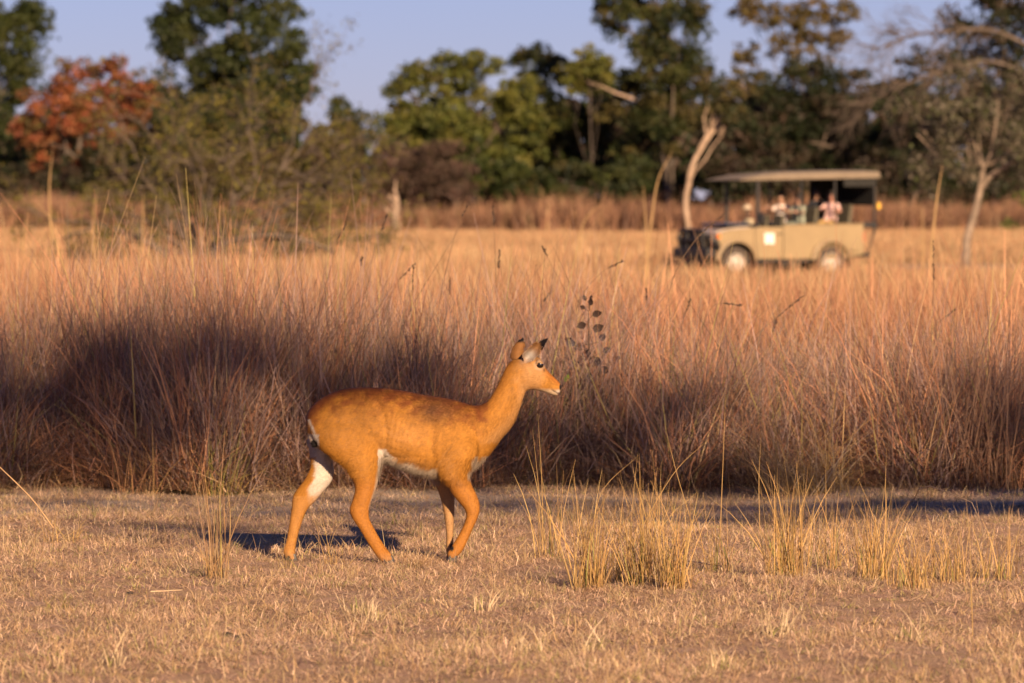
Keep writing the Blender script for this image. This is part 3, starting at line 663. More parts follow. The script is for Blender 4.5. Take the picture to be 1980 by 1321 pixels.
tree('tree', 'yellow green leafy bough tree in front of the tallest dark tree', 'tree', 28, 358, 1145, [(1120, 120, 38, 35), (1150, 155, 42, 28), (1105, 165, 28, 24), (1165, 130, 30, 28)], LIME, leaf=.26, trunk_r=.08, bark='bark_dark', group=TB)
tree('tree', 'dark tree on a curved pale trunk behind the truck bonnet', 'tree', 29, 344.5, 1330,
     [(1395, 185, 45, 32), (1440, 165, 42, 30), (1365, 150, 38, 34), (1410, 225, 34, 26)], DARK + OLIVE[:2], cover=5, trunk_r=.22, bark='bark_pale', group=TB,
     path=[(0, 0, -.1), (0, 0, .3), (-.1, 0, 2.0), (.25, 0, 4.2), (.9, 0, 5.4), (1.9, .3, 6.9)])
tree('tree', 'open golden olive crown standing against the sky above the truck', 'tree', 32, 394, 1560,
     [(1480, 25, 60, 38), (1560, 35, 65, 42), (1625, 35, 48, 38), (1520, 85, 55, 32), (1600, 85, 48, 34), (1448, 108, 36, 30), (1440, 12, 45, 30), (1550, 130, 60, 30)], OLIVE + [(.15, .10, .035)], cover=5, trunk_r=.11, bark='bark_dark', group=TB)
tree('tree', 'dark shadowy tree behind the truck canopy', 'tree', 30, 384, 1560,
     [(1460, 190, 80, 60), (1560, 170, 80, 55), (1640, 190, 80, 60), (1500, 270, 100, 70), (1620, 280, 100, 70), (1420, 290, 70, 70), (1700, 300, 80, 80), (1560, 340, 120, 50)], DARK + BROWN[:1], cover=6.5, group=TB)
tree('tree', 'huge dark tree with bare drooping twigs above the small grey leaved tree', 'tree', 31, 372, 1900,
     [(1900, 60, 90, 70), (1990, 40, 90, 90), (1800, 130, 75, 45), (1890, 150, 90, 60), (1980, 170, 80, 80), (1760, 200, 60, 50), (1850, 250, 100, 70), (1960, 290, 90, 90), (1780, 300, 70, 70), (1940, -20, 110, 50)], DARK + BROWN, cover=5, trunk_r=.45, group=TB, twigs=4)
# bushes of the edge of the wood
EB = 'bushes along the edge of the wood'
tree('bush', 'mauve brown leafless looking bush beside the pale stump', 'bush', 40, 352, 820, [(770, 320, 55, 50), (840, 310, 60, 50), (800, 370, 75, 45), (880, 360, 50, 45), (720, 360, 45, 40)], BROWN + [(.15, .09, .075)], leaf=.22, trunk_r=.1, group=EB, twigs=5)
tree('bush', 'dark bush under the rust red tree', 'bush', 41, 360, 200, [(120, 345, 70, 40), (220, 330, 80, 50), (30, 350, 60, 40), (300, 350, 70, 45)], DARK + BROWN, trunk_r=.1, group=EB)
tree('bush', 'green bush at the foot of the tallest dark tree', 'bush', 42, 352, 1180, [(1100, 350, 60, 40), (1180, 350, 60, 45), (1235, 345, 45, 45), (1010, 360, 60, 35)], GREEN + DARK + OLIVE[:1], trunk_r=.1, group=EB)
tree('bush', 'green bush hanging below the yellow green tree', 'bush', 43, 354, 960, [(940, 345, 45, 40), (990, 330, 35, 50), (915, 300, 35, 45)], GREEN + LIME[2:3], trunk_r=.1, group=EB)
tree('bush', 'dark bush behind the driver of the truck', 'bush', 44, 356, 1440, [(1400, 340, 60, 60), (1470, 350, 60, 50), (1380, 270, 40, 50)], DARK + BROWN, trunk_r=.1, group=EB)
tree('bush', 'brown bush in the shade behind the tail of the truck', 'bush', 45, 356, 1740, [(1700, 350, 60, 50), (1780, 340, 60, 60), (1850, 360, 60, 45), (1930, 350, 60, 55)], BROWN + DARK, trunk_r=.1, group=EB)
tree('bush', 'olive brown bush between the thorn bush and the mauve bush', 'bush', 46, 356, 600, [(560, 330, 60, 50), (640, 320, 60, 55), (480, 330, 70, 50), (680, 360, 60, 45), (390, 335, 60, 50)], OLIVE + BROWN, trunk_r=.1, group=EB)
# the mass of the wood behind
rng = np.random.default_rng(50)
lob = []
for q in range(50):
    x = -50 + 100 * q / 49 + rng.standard_normal(); lob.append((x, 402 + 6 * rng.random(), 1.8 + rng.random(), 2.4, 2.4, 2.4 + .6 * rng.random()))
    lob.append((x + 1, 406, 4.4 + rng.random(), 2.4, 2.4, 1.9 + .6 * rng.random()))
    px = 990 + (x + 1) * FPX / 406
    if not 600 < px < 760: lob.append((x + 1, 410, 6.6 + .8 * rng.random(), 2.4, 2.4, 1.8 + .7 * rng.random()))
    if px > 1350 or 250 < px < 600: lob.append((x + .5, 412, 8.6 + .8 * rng.random(), 2.4, 2.4, 1.8))
C, I, K = crown_pts(rng, lob, .75, 9, .34, .3); C = C[C[:, 2] > .1]
P = np.array(DARK + BROWN + GREEN[:1]); v, f, c = leaves_np(rng, C, .75, P[rng.integers(0, len(P), len(C))] * (.7 + .6 * rng.random((len(C), 1))), .6)
tag(obj('woodland', mesh_np('woodland', v, f, c), M['leaf']), 'dark mass of the wood behind the single trees', 'woodland', kind='stuff')

def twiggy(rng, start, direction, length, rad, depth, items, tips, spread=.6, nsub=3, grav=0.0, amp=.25):
    d = np.asarray(direction, float); d /= np.linalg.norm(d); end = np.asarray(start, float) + d * length; end[2] -= grav * length
    pts = crook(rng, start, end, 6, amp); items.append((pts, np.linspace(rad, rad * .45, 6)))
    if depth == 0: tips.append(pts[3:]); return
    for q in range(nsub):
        i_ = rng.integers(2, 6); nd = (pts[5] - pts[2]); nd /= np.linalg.norm(nd) + 1e-9; nd = nd + rng.standard_normal(3) * spread
        twiggy(rng, pts[i_], nd, length * (.45 + .3 * rng.random()), rad * .5, depth - 1, items, tips, spread, nsub, grav, amp)
def shrub(name, label, cat, seed, Y, base, limbs, pal, leaf, nleaf, rad, bark, depth=3, nsub=3, grav=.1, spread=.6, amp=.25, per=None, group=None):
    rng = np.random.default_rng(seed); bx = WX(base, Y); root = tag(empty(name, (bx, Y, 0)), label, cat, group); items, tips = [], []
    items.append((np.array([(0, 0, -.1), (0, 0, .15), (.02, 0, .35)]), np.array([rad * 1.5, rad * 1.2, rad])))
    for (x, y, dyy) in limbs:
        e = np.array([WX(x, Y) - bx, dyy, WZ(y, Y)]); s_ = np.array([.05 * rng.standard_normal(), 0, .2 + .2 * rng.random()]); L = np.linalg.norm(e - s_)
        twiggy(rng, s_, e - s_, L * .8, rad * .6, depth, items, tips, spread, nsub, grav, amp)
    T = np.concatenate(tips); N = nleaf; C = T[rng.integers(0, len(T), N)] + rng.standard_normal((N, 3)) * leaf * 1.6
    C = C[C[:, 2] > .15]; P = np.array(pal); v, f, c = leaves_np(rng, C, leaf, P[rng.integers(0, len(P), len(C))] * (.65 + .7 * rng.random((len(C), 1))), .6)
    obj('trunk', tubes_mesh('trunk', items, 5), M[bark], root); obj('crown', mesh_np('crown', v, f, c), M['leaf'], root)
    return root
shrub('thorn_bush', 'sprawling twiggy thorn bush with yellow green leaves in the tall grass', 'bush', 60, 152, 385,
      [(330, 240, .4), (250, 270, -.4), (430, 230, .3), (520, 260, -.5), (600, 300, .4), (650, 360, 0), (180, 330, .3), (140, 380, -.3), (480, 330, -.6), (560, 420, .3), (640, 480, -.2), (240, 430, -.2), (300, 340, .8), (400, 290, -.9), (690, 300, .2), (580, 250, .6), (680, 420, .5)],
      [(.13, .12, .02), (.10, .09, .022), (.07, .065, .02), (.17, .145, .025), (.085, .06, .03)], .085, 24000, .11, 'bark', depth=3, nsub=4, grav=.12, spread=.65)
def grey_tree():
    Y = 150; rng = np.random.default_rng(62); bx = WX(1868, Y); k = Y / FPX
    root = tag(empty('small_tree', (bx, Y, 0)), 'small grey leaved tree with forked pale trunk right of the truck', 'tree')
    def w(x, y, d=0): return (WX(x, Y) - bx, d, WZ(y, Y))
    items, tips = [], []
    def limb(pts, r0, r1): P = catmull(np.array(pts, float), 4); items.append((P, np.linspace(r0, r1, len(P)))); return P
    a = limb([w(1868, 535), w(1867, 510), w(1870, 460), w(1885, 410), w(1895, 365), w(1900, 330)], .14, .075)
    limb([w(1895, 365), w(1915, 340, -.1), w(1945, 320, -.2), w(1975, 300, -.3), w(2000, 260, -.3)], .08, .03)
    limb([w(1900, 330), w(1895, 300, .1), w(1870, 260, .2), w(1830, 220, .3)], .05, .02)
    limb([w(1900, 330), w(1915, 290, -.2), w(1925, 230, -.2), w(1930, 180, 0)], .05, .02)
    limb([w(1885, 345), w(1850, 330, -.3), w(1810, 300, -.4), w(1770, 260, -.4)], .05, .02)
    for (x, y, dd) in [(1800, 200, .5), (1760, 230, -.3), (1850, 180, -.5), (1900, 160, .4), (1950, 190, -.6), (1990, 230, .3), (1830, 290, -.8), (1880, 240, .9), (1960, 280, -.8), (1790, 320, .2), (2030, 200, .2), (2030, 280, -.3)]:
        s_ = np.array(w(1895 + .3 * (x - 1895), 320)); e = np.array(w(x, y, dd))
        twiggy(rng, s_, e - s_, np.linalg.norm(e - s_) * .85, .022, 2, items, tips, .6, 3, .03)
    T = np.concatenate(tips); N = 8000; C = T[rng.integers(0, len(T), N)] + rng.standard_normal((N, 3)) * .16
    P = np.array(GREYOL); v, f, c = leaves_np(rng, C, .12, P[rng.integers(0, len(P), N)] * (.65 + .7 * rng.random((N, 1))), .6)
    obj('trunk', tubes_mesh('trunk', items, 7), M['bark_tan'], root); obj('crown', mesh_np('crown', v, f, c), M['leaf'], root)
grey_tree()
tree('bush', 'small fresh green bush right of the grey leaved tree', 'bush', 63, 165, 1985, [(1985, 390, 22, 22), (1965, 430, 18, 16), (2010, 440, 30, 35)], [(.06, .10, .02), (.09, .11, .02)], leaf=.10, cover=2.5, trunk_r=.04)
# bare twigs and dead limbs standing out from the crowns
def dead_limb(label, Y, pts, r, bark='bark_pale', sub=6, seed=1, name='dead_limb', cat='branch', depth=2, ln=1.6, grav=.0):
    rng = np.random.default_rng(seed); items, tips = [], []
    P = catmull(np.array([(WX(x, Y), Y + d, WZ(y, Y)) for x, y, d in pts], float), 4); items.append((P, np.linspace(r, r * .45, len(P))))
    for q in range(sub):
        i_ = rng.integers(len(P) // 3, len(P)); twiggy(rng, P[i_], (P[-1] - P[0]) / np.linalg.norm(P[-1] - P[0]) + rng.standard_normal(3) * .6, ln, r * .4, depth, items, tips, .6, 3, grav)
    return tag(obj(name, tubes_mesh(name, items, 4), M[bark]), label, cat)
dead_limb('pale dead limb lying across the dark crown of the tallest tree', 354, [(1225, 192, 0), (1190, 180, 0), (1165, 168, 0)], .12, sub=1, seed=5, depth=1, ln=.8)
dead_limb('bare grey drooping boughs of the huge dark tree', 356, [(1990, 90, 0), (1920, 60, 0), (1840, 60, 0), (1760, 70, 0), (1700, 95, 0)], .14, 'bark', 20, 6, depth=3, ln=2.2, grav=.12)
dead_limb('lower tangle of bare grey boughs over the small tree', 355, [(1995, 150, 0), (1920, 120, 0), (1840, 130, 0), (1760, 160, 0), (1690, 190, 0)], .14, 'bark', 22, 7, depth=3, ln=2.4, grav=.15)
dead_limb('bleached broken stump with splintered top at the meadow edge', 336, [(768, 458, 0), (766, 440, 0), (764, 420, 0), (768, 400, 0), (766, 378, 0)], .30, 'bark_pale', 5, 8, name='stump', cat='stump', depth=0, ln=.9)
dead_limb('crooked dead trunk leaning at the thorn bush foot', 150, [(330, 505, 0), (300, 480, .2), (265, 460, .2), (220, 440, .3)], .09, 'bark', 4, 9, depth=1, ln=.7)
dead_limb('low dead bough arching from the thorn bush to the meadow', 150, [(395, 500, 0), (450, 465, -.1), (540, 455, -.2), (620, 475, -.3), (665, 505, -.3)], .07, 'bark', 7, 10, depth=1, ln=.6)
# a tree beside the photographer, out of frame: its flat crown shades the far side of the clearing
def shade_tree():
    rng = np.random.default_rng(70); bx, by = 15.5, 7.0
    root = tag(empty('shade_tree', (bx, by, 0)), 'flat crowned tree standing beside the clearing', 'tree')
    ta, te = math.tan(R(180 - SUN_ROT)), math.tan(R(SUN_EL)) / math.cos(R(180 - SUN_ROT))
    lob = []
    for xt, zt, yy, rx_, rz_ in ((-4.6, .60, 8, 1.2, .6), (-3.2, .74, 8.5, 1.1, .55), (-2.0, .80, 7.6, 1.1, .5), (-.8, .58, 8.3, 1.0, .45), (.3, .30, 8, .8, .30), (1.0, .50, 8.2, .5, .20), (3.0, .45, 8, .6, .25), (3.7, .35, 8.4, .8, .45), (5.0, .3, 8, 1.2, .6),
                                 (-2.8, .15, 9.2, 1.0, .4), (-3.6, -.75, 8.6, .9, .16), (-1.6, -1.0, 8, .8, .12), (.9, -.75, 9, 1.0, .13), (2.6, -1.15, 8.4, .8, .12), (3.4, -.8, 9, .9, .16), (-.2, .15, 9, .8, .3), (-2.7, -1.3, 8.4, .9, .13), (.7, -1.35, 8.6, .9, .12), (3.0, -1.5, 8, 1.0, .14), (-3.6, -1.85, 8, .9, .15), (-2.2, -.6, 9, 1.0, .14), (-.9, -.8, 8.6, .9, .13)):
        lob.append((xt + (35 - yy) * ta - bx, yy - by, zt + (35 - yy) * te, rx_, 1.2, rz_))
    C, I, K = crown_pts(rng, lob, .13, 3.2, .34, .2)
    P = np.array(GREEN); v, f, c = leaves_np(rng, C, .13, P[rng.integers(0, len(P), len(C))], .6)
    items = [(crook(rng, (0, 0, -.1), (-1.2, .3, 9.3), 8, .1), np.linspace(.3, .2, 8))]
    for L in lob: items.append((crook(rng, (-1.2, .3, 9.2), L[:3], 7, .08), np.linspace(.09, .03, 7)))
    obj('trunk', tubes_mesh('trunk', items), M['bark'], root); obj('crown', mesh_np('crown', v, f, c), M['leaf'], root)
shade_tree()

# ------------------------------------------------------------------ the safari truck (x forward, y to its left, z up)
M['paint'] = plain('beige_paint', (.24, .180, .100), .45, noise=.06, scale=3)
M['paint2'] = plain('fender_paint', (.20, .145, .08), .5, noise=.08, scale=3)
M['bonnet'] = plain('dusty_bonnet', (.36, .30, .25), .4, noise=.06, scale=3)
M['black'] = plain('black_steel', (.018, .017, .017), .5, noise=.2)
M['rubber'] = plain('dusty_rubber', (.055, .042, .034), .85, noise=.35, scale=12)
M['rim'] = plain('dusty_rim', (.40, .36, .32), .5, noise=.12, scale=14)
M['canvas'] = plain('khaki_canvas', (.17, .135, .10), .9, noise=.1, scale=4, bump=.2)
M['dark_canvas'] = plain('black_canvas', (.016, .016, .015), .9, noise=.3)
M['seat'] = plain('olive_seat', (.085, .075, .05), .8, noise=.2)
M['white'] = plain('white_sticker', (.62, .61, .60), .5, noise=.02)
M['glass'] = plain('windscreen_sky_blue', (.11, .14, .22), .35, noise=0.1, spec=.6)  # sky reflected in the folded windscreen, put in as blue colour
M['lamp'] = plain('lamp_glass', (.55, .52, .48), .15, noise=.05, spec=.8)
M['orange'] = plain('orange_lens', (.70, .20, .05), .3, noise=.05)
M['red'] = plain('red_lens', (.45, .03, .02), .3, noise=.05)
M['yellow'] = plain('yellow_strap', (.65, .38, .05), .6, noise=.1)
TY = 137.5
truck = tag(empty('safari_truck', (WX(1497.2, TY), TY, 0), math.atan2(-math.sin(R(25)), -math.cos(R(25)))), 'beige open sided safari truck under a khaki canvas canopy in the meadow', 'truck')
def boxbm(x0, x1, y0, y1, z0, z1, bev=.012, bm=None):
    own = bm is None; bm = bm or bmesh.new()
    r = bmesh.ops.create_cube(bm, size=1)
    bmesh.ops.transform(bm, matrix=Matrix.Translation(((x0 + x1) / 2, (y0 + y1) / 2, (z0 + z1) / 2)) @ Matrix.Diagonal((x1 - x0, y1 - y0, z1 - z0, 1)), verts=r['verts'])
    if bev:
        es = list({e for v in r['verts'] for e in v.link_edges}); bmesh.ops.bevel(bm, geom=es, offset=bev, segments=2, affect='EDGES', profile=.5)
    return bm
def box(name, x0, x1, y0, y1, z0, z1, mat, parent, bev=.012): return obj(name, bm_mesh(boxbm(x0, x1, y0, y1, z0, z1, bev), name), M[mat], parent)
def prism(prof, y0, y1, bev=.015):
    bm = bmesh.new(); A = [bm.verts.new((x, y0, z)) for x, z in prof]; B = [bm.verts.new((x, y1, z)) for x, z in prof]
    bm.faces.new(A); bm.faces.new(B[::-1]); k = len(prof)
    for i in range(k): bm.faces.new((A[i], B[i], B[(i + 1) % k], A[(i + 1) % k]))
    bmesh.ops.recalc_face_normals(bm, faces=bm.faces[:])
    if bev: bmesh.ops.bevel(bm, geom=bm.edges[:], offset=bev, segments=2, affect='EDGES', profile=.5, clamp_overlap=True)
    return bm
def arc(cx, cz, r, a0, a1, n=12): return [(cx + r * math.cos(R(a)), cz + r * math.sin(R(a))) for a in np.linspace(a0, a1, n)]
FW, RW, WR = 1.49, -1.08, .385
# front fenders with arch openings
for s in (-1, 1):
    prof = [(1.06, .48), (1.06, 1.20), (1.98, 1.10), (1.98, .72)] + arc(FW, .40, .475, 35, 180, 14)[0:] + [(1.06, .48)][:0]
    prof = [(1.00, .46), (1.00, 1.22), (1.60, 1.17), (1.97, 1.08), (1.97, .74), (1.90, .70)] + arc(FW, .40, .475, 40, 172, 14)
    obj('fender', bm_mesh(prism(prof, s * .875, s * .70, .01), 'fender'), M['paint'], truck)
    # flares
    for wx in (FW, RW):
        P = arc(wx, .40, .49, 5, 175, 18); bm = bmesh.new(); rr = [arc(wx, .40, r_, 5, 175, 18) for r_ in (.475, .56)]
        rows = [[bm.verts.new((x, s * .86, z)) for x, z in rr[0]], [bm.verts.new((x, s * .96, z)) for x, z in rr[0]], [bm.verts.new((x, s * .945, z)) for x, z in rr[1]], [bm.verts.new((x, s * .86, z)) for x, z in rr[1]]]
        for q in range(4):
            for i in range(17): bm.faces.new((rows[q][i], rows[q][i + 1], rows[(q + 1) % 4][i + 1], rows[(q + 1) % 4][i]))
        bm.faces.new([rows[q][0] for q in range(4)]); bm.faces.new([rows[q][-1] for q in range(4)])
        obj('wheel_arch', bm_mesh(bm, 'wheel_arch'), M['paint2'], truck)
bo = obj('bonnet', bm_mesh(prism([(1.00, 1.00), (1.00, 1.25), (1.35, 1.235), (1.75, 1.18), (1.97, 1.10), (1.98, .95)], -.69, .69, .03), 'bonnet', False), M['bonnet'], truck)
box('grille', 1.96, 2.0, -.55, .55, .70, 1.05, 'black', truck)
gr = [o for o in truck.children if o.name.startswith('grille')][0]
for k in range(6): box('grille_bar', 1.995, 2.012, -.52, .52, .73 + .052 * k, .755 + .052 * k, 'bonnet', gr, .004)
for s in (-1, 1):
    bm = bmesh.new(); bmesh.ops.create_cone(bm, cap_ends=True, segments=24, radius1=.10, radius2=.09, depth=.06)
    bmesh.ops.transform(bm, matrix=Matrix.Translation((2.0, s * .66, .90)) @ Matrix.Rotation(R(90), 4, 'Y'), verts=bm.verts); obj('headlight', bm_mesh(bm, 'headlight', False), M['lamp'], truck)
    box('indicator', 1.90, 1.985, s * .80 - .06, s * .80 + .085, .96, 1.06, 'orange', truck)
box('engine_bay', 1.0, 1.95, -.69, .69, .45, 1.02, 'black', truck)
# bull bar
def pipe(name, items, mat, parent, r, seg=10):
    return obj(name, tubes_mesh(name, [(np.array(p, float), np.full(len(p), r)) for p in items], seg), M[mat], parent)
bb = box('bumper', 2.05, 2.28, -.92, .92, .50, .74, 'black', truck, .03)
hoops = [catmull(np.array([(2.22, s * .62, .70), (2.26, s * .62, .95), (2.24, s * .60, 1.13), (2.22, s * .35, 1.16), (2.22, 0, 1.16)]), 5) for s in (-1, 1)]
pipe('bull_bar', hoops + [np.array([(2.24, -.62, .93), (2.25, 0, .93), (2.24, .62, .93)]), np.array([(2.23, -.25, .72), (2.24, -.25, .95), (2.22, -.25, 1.15)]), np.array([(2.23, .25, .72), (2.24, .25, .95), (2.22, .25, 1.15)])] +
     [catmull(np.array([(2.22, s * .62, .98), (2.18, s * .85, .96), (2.02, s * .93, .88), (1.98, s * .92, .72)]), 5) for s in (-1, 1)], 'black', truck, .042)
box('bull_bar_plate', 2.17, 2.20, -.60, .60, .72, 1.12, 'black', truck, .005)
box('skid_plate', 1.85, 2.2, -.5, .5, .34, .52, 'black', truck, .03)
# doors, tub, floor, tailgate
for s in (-1, 1):
    y0, y1 = s * .875, s * .82
    d = obj('door', bm_mesh(prism([(.99, .47), (.99, 1.20), (.86, 1.24), (.22, 1.235), (.22, .47)], y0, y1, .012), 'door'), M['paint'], truck)
    box('handle', .26, .38, s * .872, s * .90, 1.05, 1.08, 'black', d, .005)
    box('sign', .46, .72, s * .874, s * .882, .83, 1.09, 'white', d, .002)
    prof = [(.20, .46), (.20, 1.265), (-1.98, 1.285), (-1.99, .62), (-1.95, .56), (-1.53, .52)] + arc(RW, .40, .475, 15, 170, 16)
    obj('side_panel', bm_mesh(prism(prof, y0, y1, .012), 'side_panel'), M['paint'], truck)
    pipe('rail', [[(.2, s * .85, 1.285), (-1.98, s * .85, 1.305)]], 'paint2', truck, .022)
    box('sill', -.62, 1.0, s * .84, s * .78, .38, .47, 'black', truck)
    box('mud_flap', RW - .53, RW - .50, s * .70, s * .93, .18, .55, 'rubber', truck, .005)
    box('mud_flap', FW - .54, FW - .51, s * .70, s * .93, .25, .55, 'rubber', truck, .005)
    box('tail_light', -2.005, -1.975, s * .76, s * .87, .85, 1.10, 'red', truck, .008)
box('tailgate', -2.0, -1.95, -.80, .80, .60, 1.27, 'paint', truck)
box('floor', -1.96, 1.0, -.82, .82, .50, .56, 'black', truck)
box('chassis', -1.9, 1.9, -.42, .42, .36, .52, 'black', truck)
box('rear_bumper', -2.16, -2.0, -.85, .85, .50, .60, 'black', truck)
box('fuel_tank', -.35, .25, .45, .75, .28, .50, 'black', truck, .03)
box('dashboard', .88, 1.02, -.78, .78, 1.05, 1.30, 'black', truck, .03)
# wheels
bm = bmesh.new()
def lathe(bm, prof, n=32):
    rings = [[bm.verts.new((r_ * math.cos(2 * math.pi * k / n), y, r_ * math.sin(2 * math.pi * k / n))) for k in range(n)] for r_, y in prof]
    for a, b_ in zip(rings, rings[1:]):
        for k in range(n): bm.faces.new((a[k], a[(k + 1) % n], b_[(k + 1) % n], b_[k]))
    return rings
lathe(bm, [(.215, -.10), (.25, -.125), (.34, -.125), (.375, -.10), (.385, -.05), (.385, .05), (.375, .10), (.34, .125), (.25, .125), (.215, .10), (.215, -.10)]); tyre_me = bm_mesh(bm, 'tyre', True)
bm = bmesh.new(); rg = lathe(bm, [(.215, -.10), (.222, .115), (.205, .115), (.19, .07), (.10, .045), (.085, .09), (.06, .10), (.001, .10)]); rim_me = bm_mesh(bm, 'rim', True)
for wx in (FW, RW):
    for s in (-1, 1):
        w = empty('wheel', (wx, s * .775, WR)); w.parent = truck; w.rotation_euler = (0, 0, 0 if s > 0 else math.pi)
        obj('tyre', tyre_me, M['rubber'], w); obj('rim', rim_me, M['rim'], w)
        for k in range(6):
            a_ = k * math.pi / 3 + .3; bm = bmesh.new(); bmesh.ops.create_cone(bm, cap_ends=True, segments=10, radius1=.024, radius2=.024, depth=.02)
            bmesh.ops.transform(bm, matrix=Matrix.Translation((.145 * math.cos(a_), .062, .145 * math.sin(a_))) @ Matrix.Rotation(R(90), 4, 'X'), verts=bm.verts); obj('rim_hole', bm_mesh(bm, 'rim_hole'), M['black'], w)
    pipe('axle', [[(wx, -.7, WR), (wx, .7, WR)]], 'black', truck, .05)
# folded windscreen lying on the bonnet
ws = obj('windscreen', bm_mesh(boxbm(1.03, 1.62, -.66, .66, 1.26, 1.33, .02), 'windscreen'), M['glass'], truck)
for a_, b_ in (((1.03, -.68), (1.03, .68)), ((1.63, -.68), (1.63, .68)), ((1.03, -.68), (1.63, -.68)), ((1.03, .68), (1.63, .68))): pipe('windscreen_frame', [[(a_[0], a_[1], 1.29), (b_[0], b_[1], 1.29)]], 'black', ws, .022)
for s in (-1, 1): pipe('windscreen_hinge', [[(1.02, s * .60, 1.22), (1.02, s * .60, 1.30)]], 'black', ws, .02)
# canopy: flat canvas roof, its front tapering to a thin visor
bm = bmesh.new(); secs = [(1.42, 2.35, 2.37), (.75, 2.36, 2.50), (.2, 2.37, 2.54), (-1.2, 2.40, 2.575), (-2.40, 2.42, 2.58)]
rows = []
for x, z0, z1 in secs:
    rows.append([bm.verts.new((x, y, z)) for y, z in ((-.92, z0), (.92, z0), (.92, z0 + (z1 - z0) * .7), (.86, z1), (0, z1 + .03 * (x < 1)), (-.86, z1), (-.92, z0 + (z1 - z0) * .7))])
for a, b_ in zip(rows, rows[1:]):
    for k in range(7): bm.faces.new((a[k], a[(k + 1) % 7], b_[(k + 1) % 7], b_[k]))
bm.faces.new(rows[0]); bm.faces.new(rows[-1][::-1])
obj('canopy', bm_mesh(bm, 'canopy'), M['canvas'], truck)
for x, zb in ((.88, 1.20), (-.30, 1.25), (-1.22, 1.25), (-2.30, 1.05)):
    for s in (-1, 1):
        pipe('post', [[(x, s * .82, zb), (x, s * .82, 2.42)]], 'black', truck, .045 if x > .5 else .028)
pipe('roof_bar', [[(.88, -.8, 2.36), (.88, .8, 2.36)], [(-.30, -.8, 2.38), (-.30, .8, 2.38)], [(-1.22, -.8, 2.39), (-1.22, .8, 2.39)], [(-2.3, -.8, 2.40), (-2.3, .8, 2.40)]], 'black', truck, .025)
box('curtain', -2.34, -2.28, -.84, .84, 1.75, 2.42, 'dark_canvas', truck, .02)
box('side_curtain', -2.28, -1.40, -.86, -.80, 1.30, 2.41, 'dark_canvas', truck, .01)
box('rolled_curtain', -2.26, -1.45, .78, .86, 2.20, 2.41, 'dark_canvas', truck, .03)
box('rear_rack', -2.38, -1.95, -.84, .84, 1.22, 1.34, 'black', truck, .02)
for s in (-1, 1): pipe('rack_stay', [[(-2.36, s * .80, 1.28), (-2.12, s * .80, .58)]], 'black', truck, .02)
box('lantern', -2.44, -2.36, .80, .88, 1.66, 1.82, 'yellow', truck, .01)
def seat(x, y, w, z):
    st = box('seat', x - .24, x + .24, y - w / 2, y + w / 2, z - .12, z, 'seat', truck, .03)
    bk = obj('backrest', bm_mesh(prism([(x - .20, z - .05), (x - .30, z + .55), (x - .38, z + .55), (x - .30, z - .05)], y - w / 2, y + w / 2, .03), 'backrest'), M['seat'], st)
    box('seat_base', x - .20, x + .20, y - w / 2 + .04, y + w / 2 - .04, .55, z - .11, 'black', st, .01)
    pipe('grab_rail', [[(x - .30, y - w / 2, z + .6), (x - .34, y + w / 2, z + .6)]], 'black', st, .018)
for y in (-.40, .40): seat(.42, y, .52, .98); seat(-.48, y, .58, 1.16); seat(-1.42, y, .58, 1.22)
bm = bmesh.new()
th = np.linspace(0, 2 * np.pi, 25); st_pts = np.stack([.74 - .06 * np.sin(th), -.40 + .19 * np.cos(th), 1.33 + .17 * np.sin(th)], -1); bm.free()
sw = pipe('steering_wheel', [st_pts], 'black', truck, .016); pipe('steering_column', [[(.74, -.40, 1.33), (.95, -.40, 1.20)]], 'black', sw, .025)
box('mirror', .84, .90, .92, 1.08, 1.36, 1.56, 'black', truck, .01); pipe('mirror_arm', [[(.88, .82, 1.45), (.87, .95, 1.47)]], 'black', truck, .012)

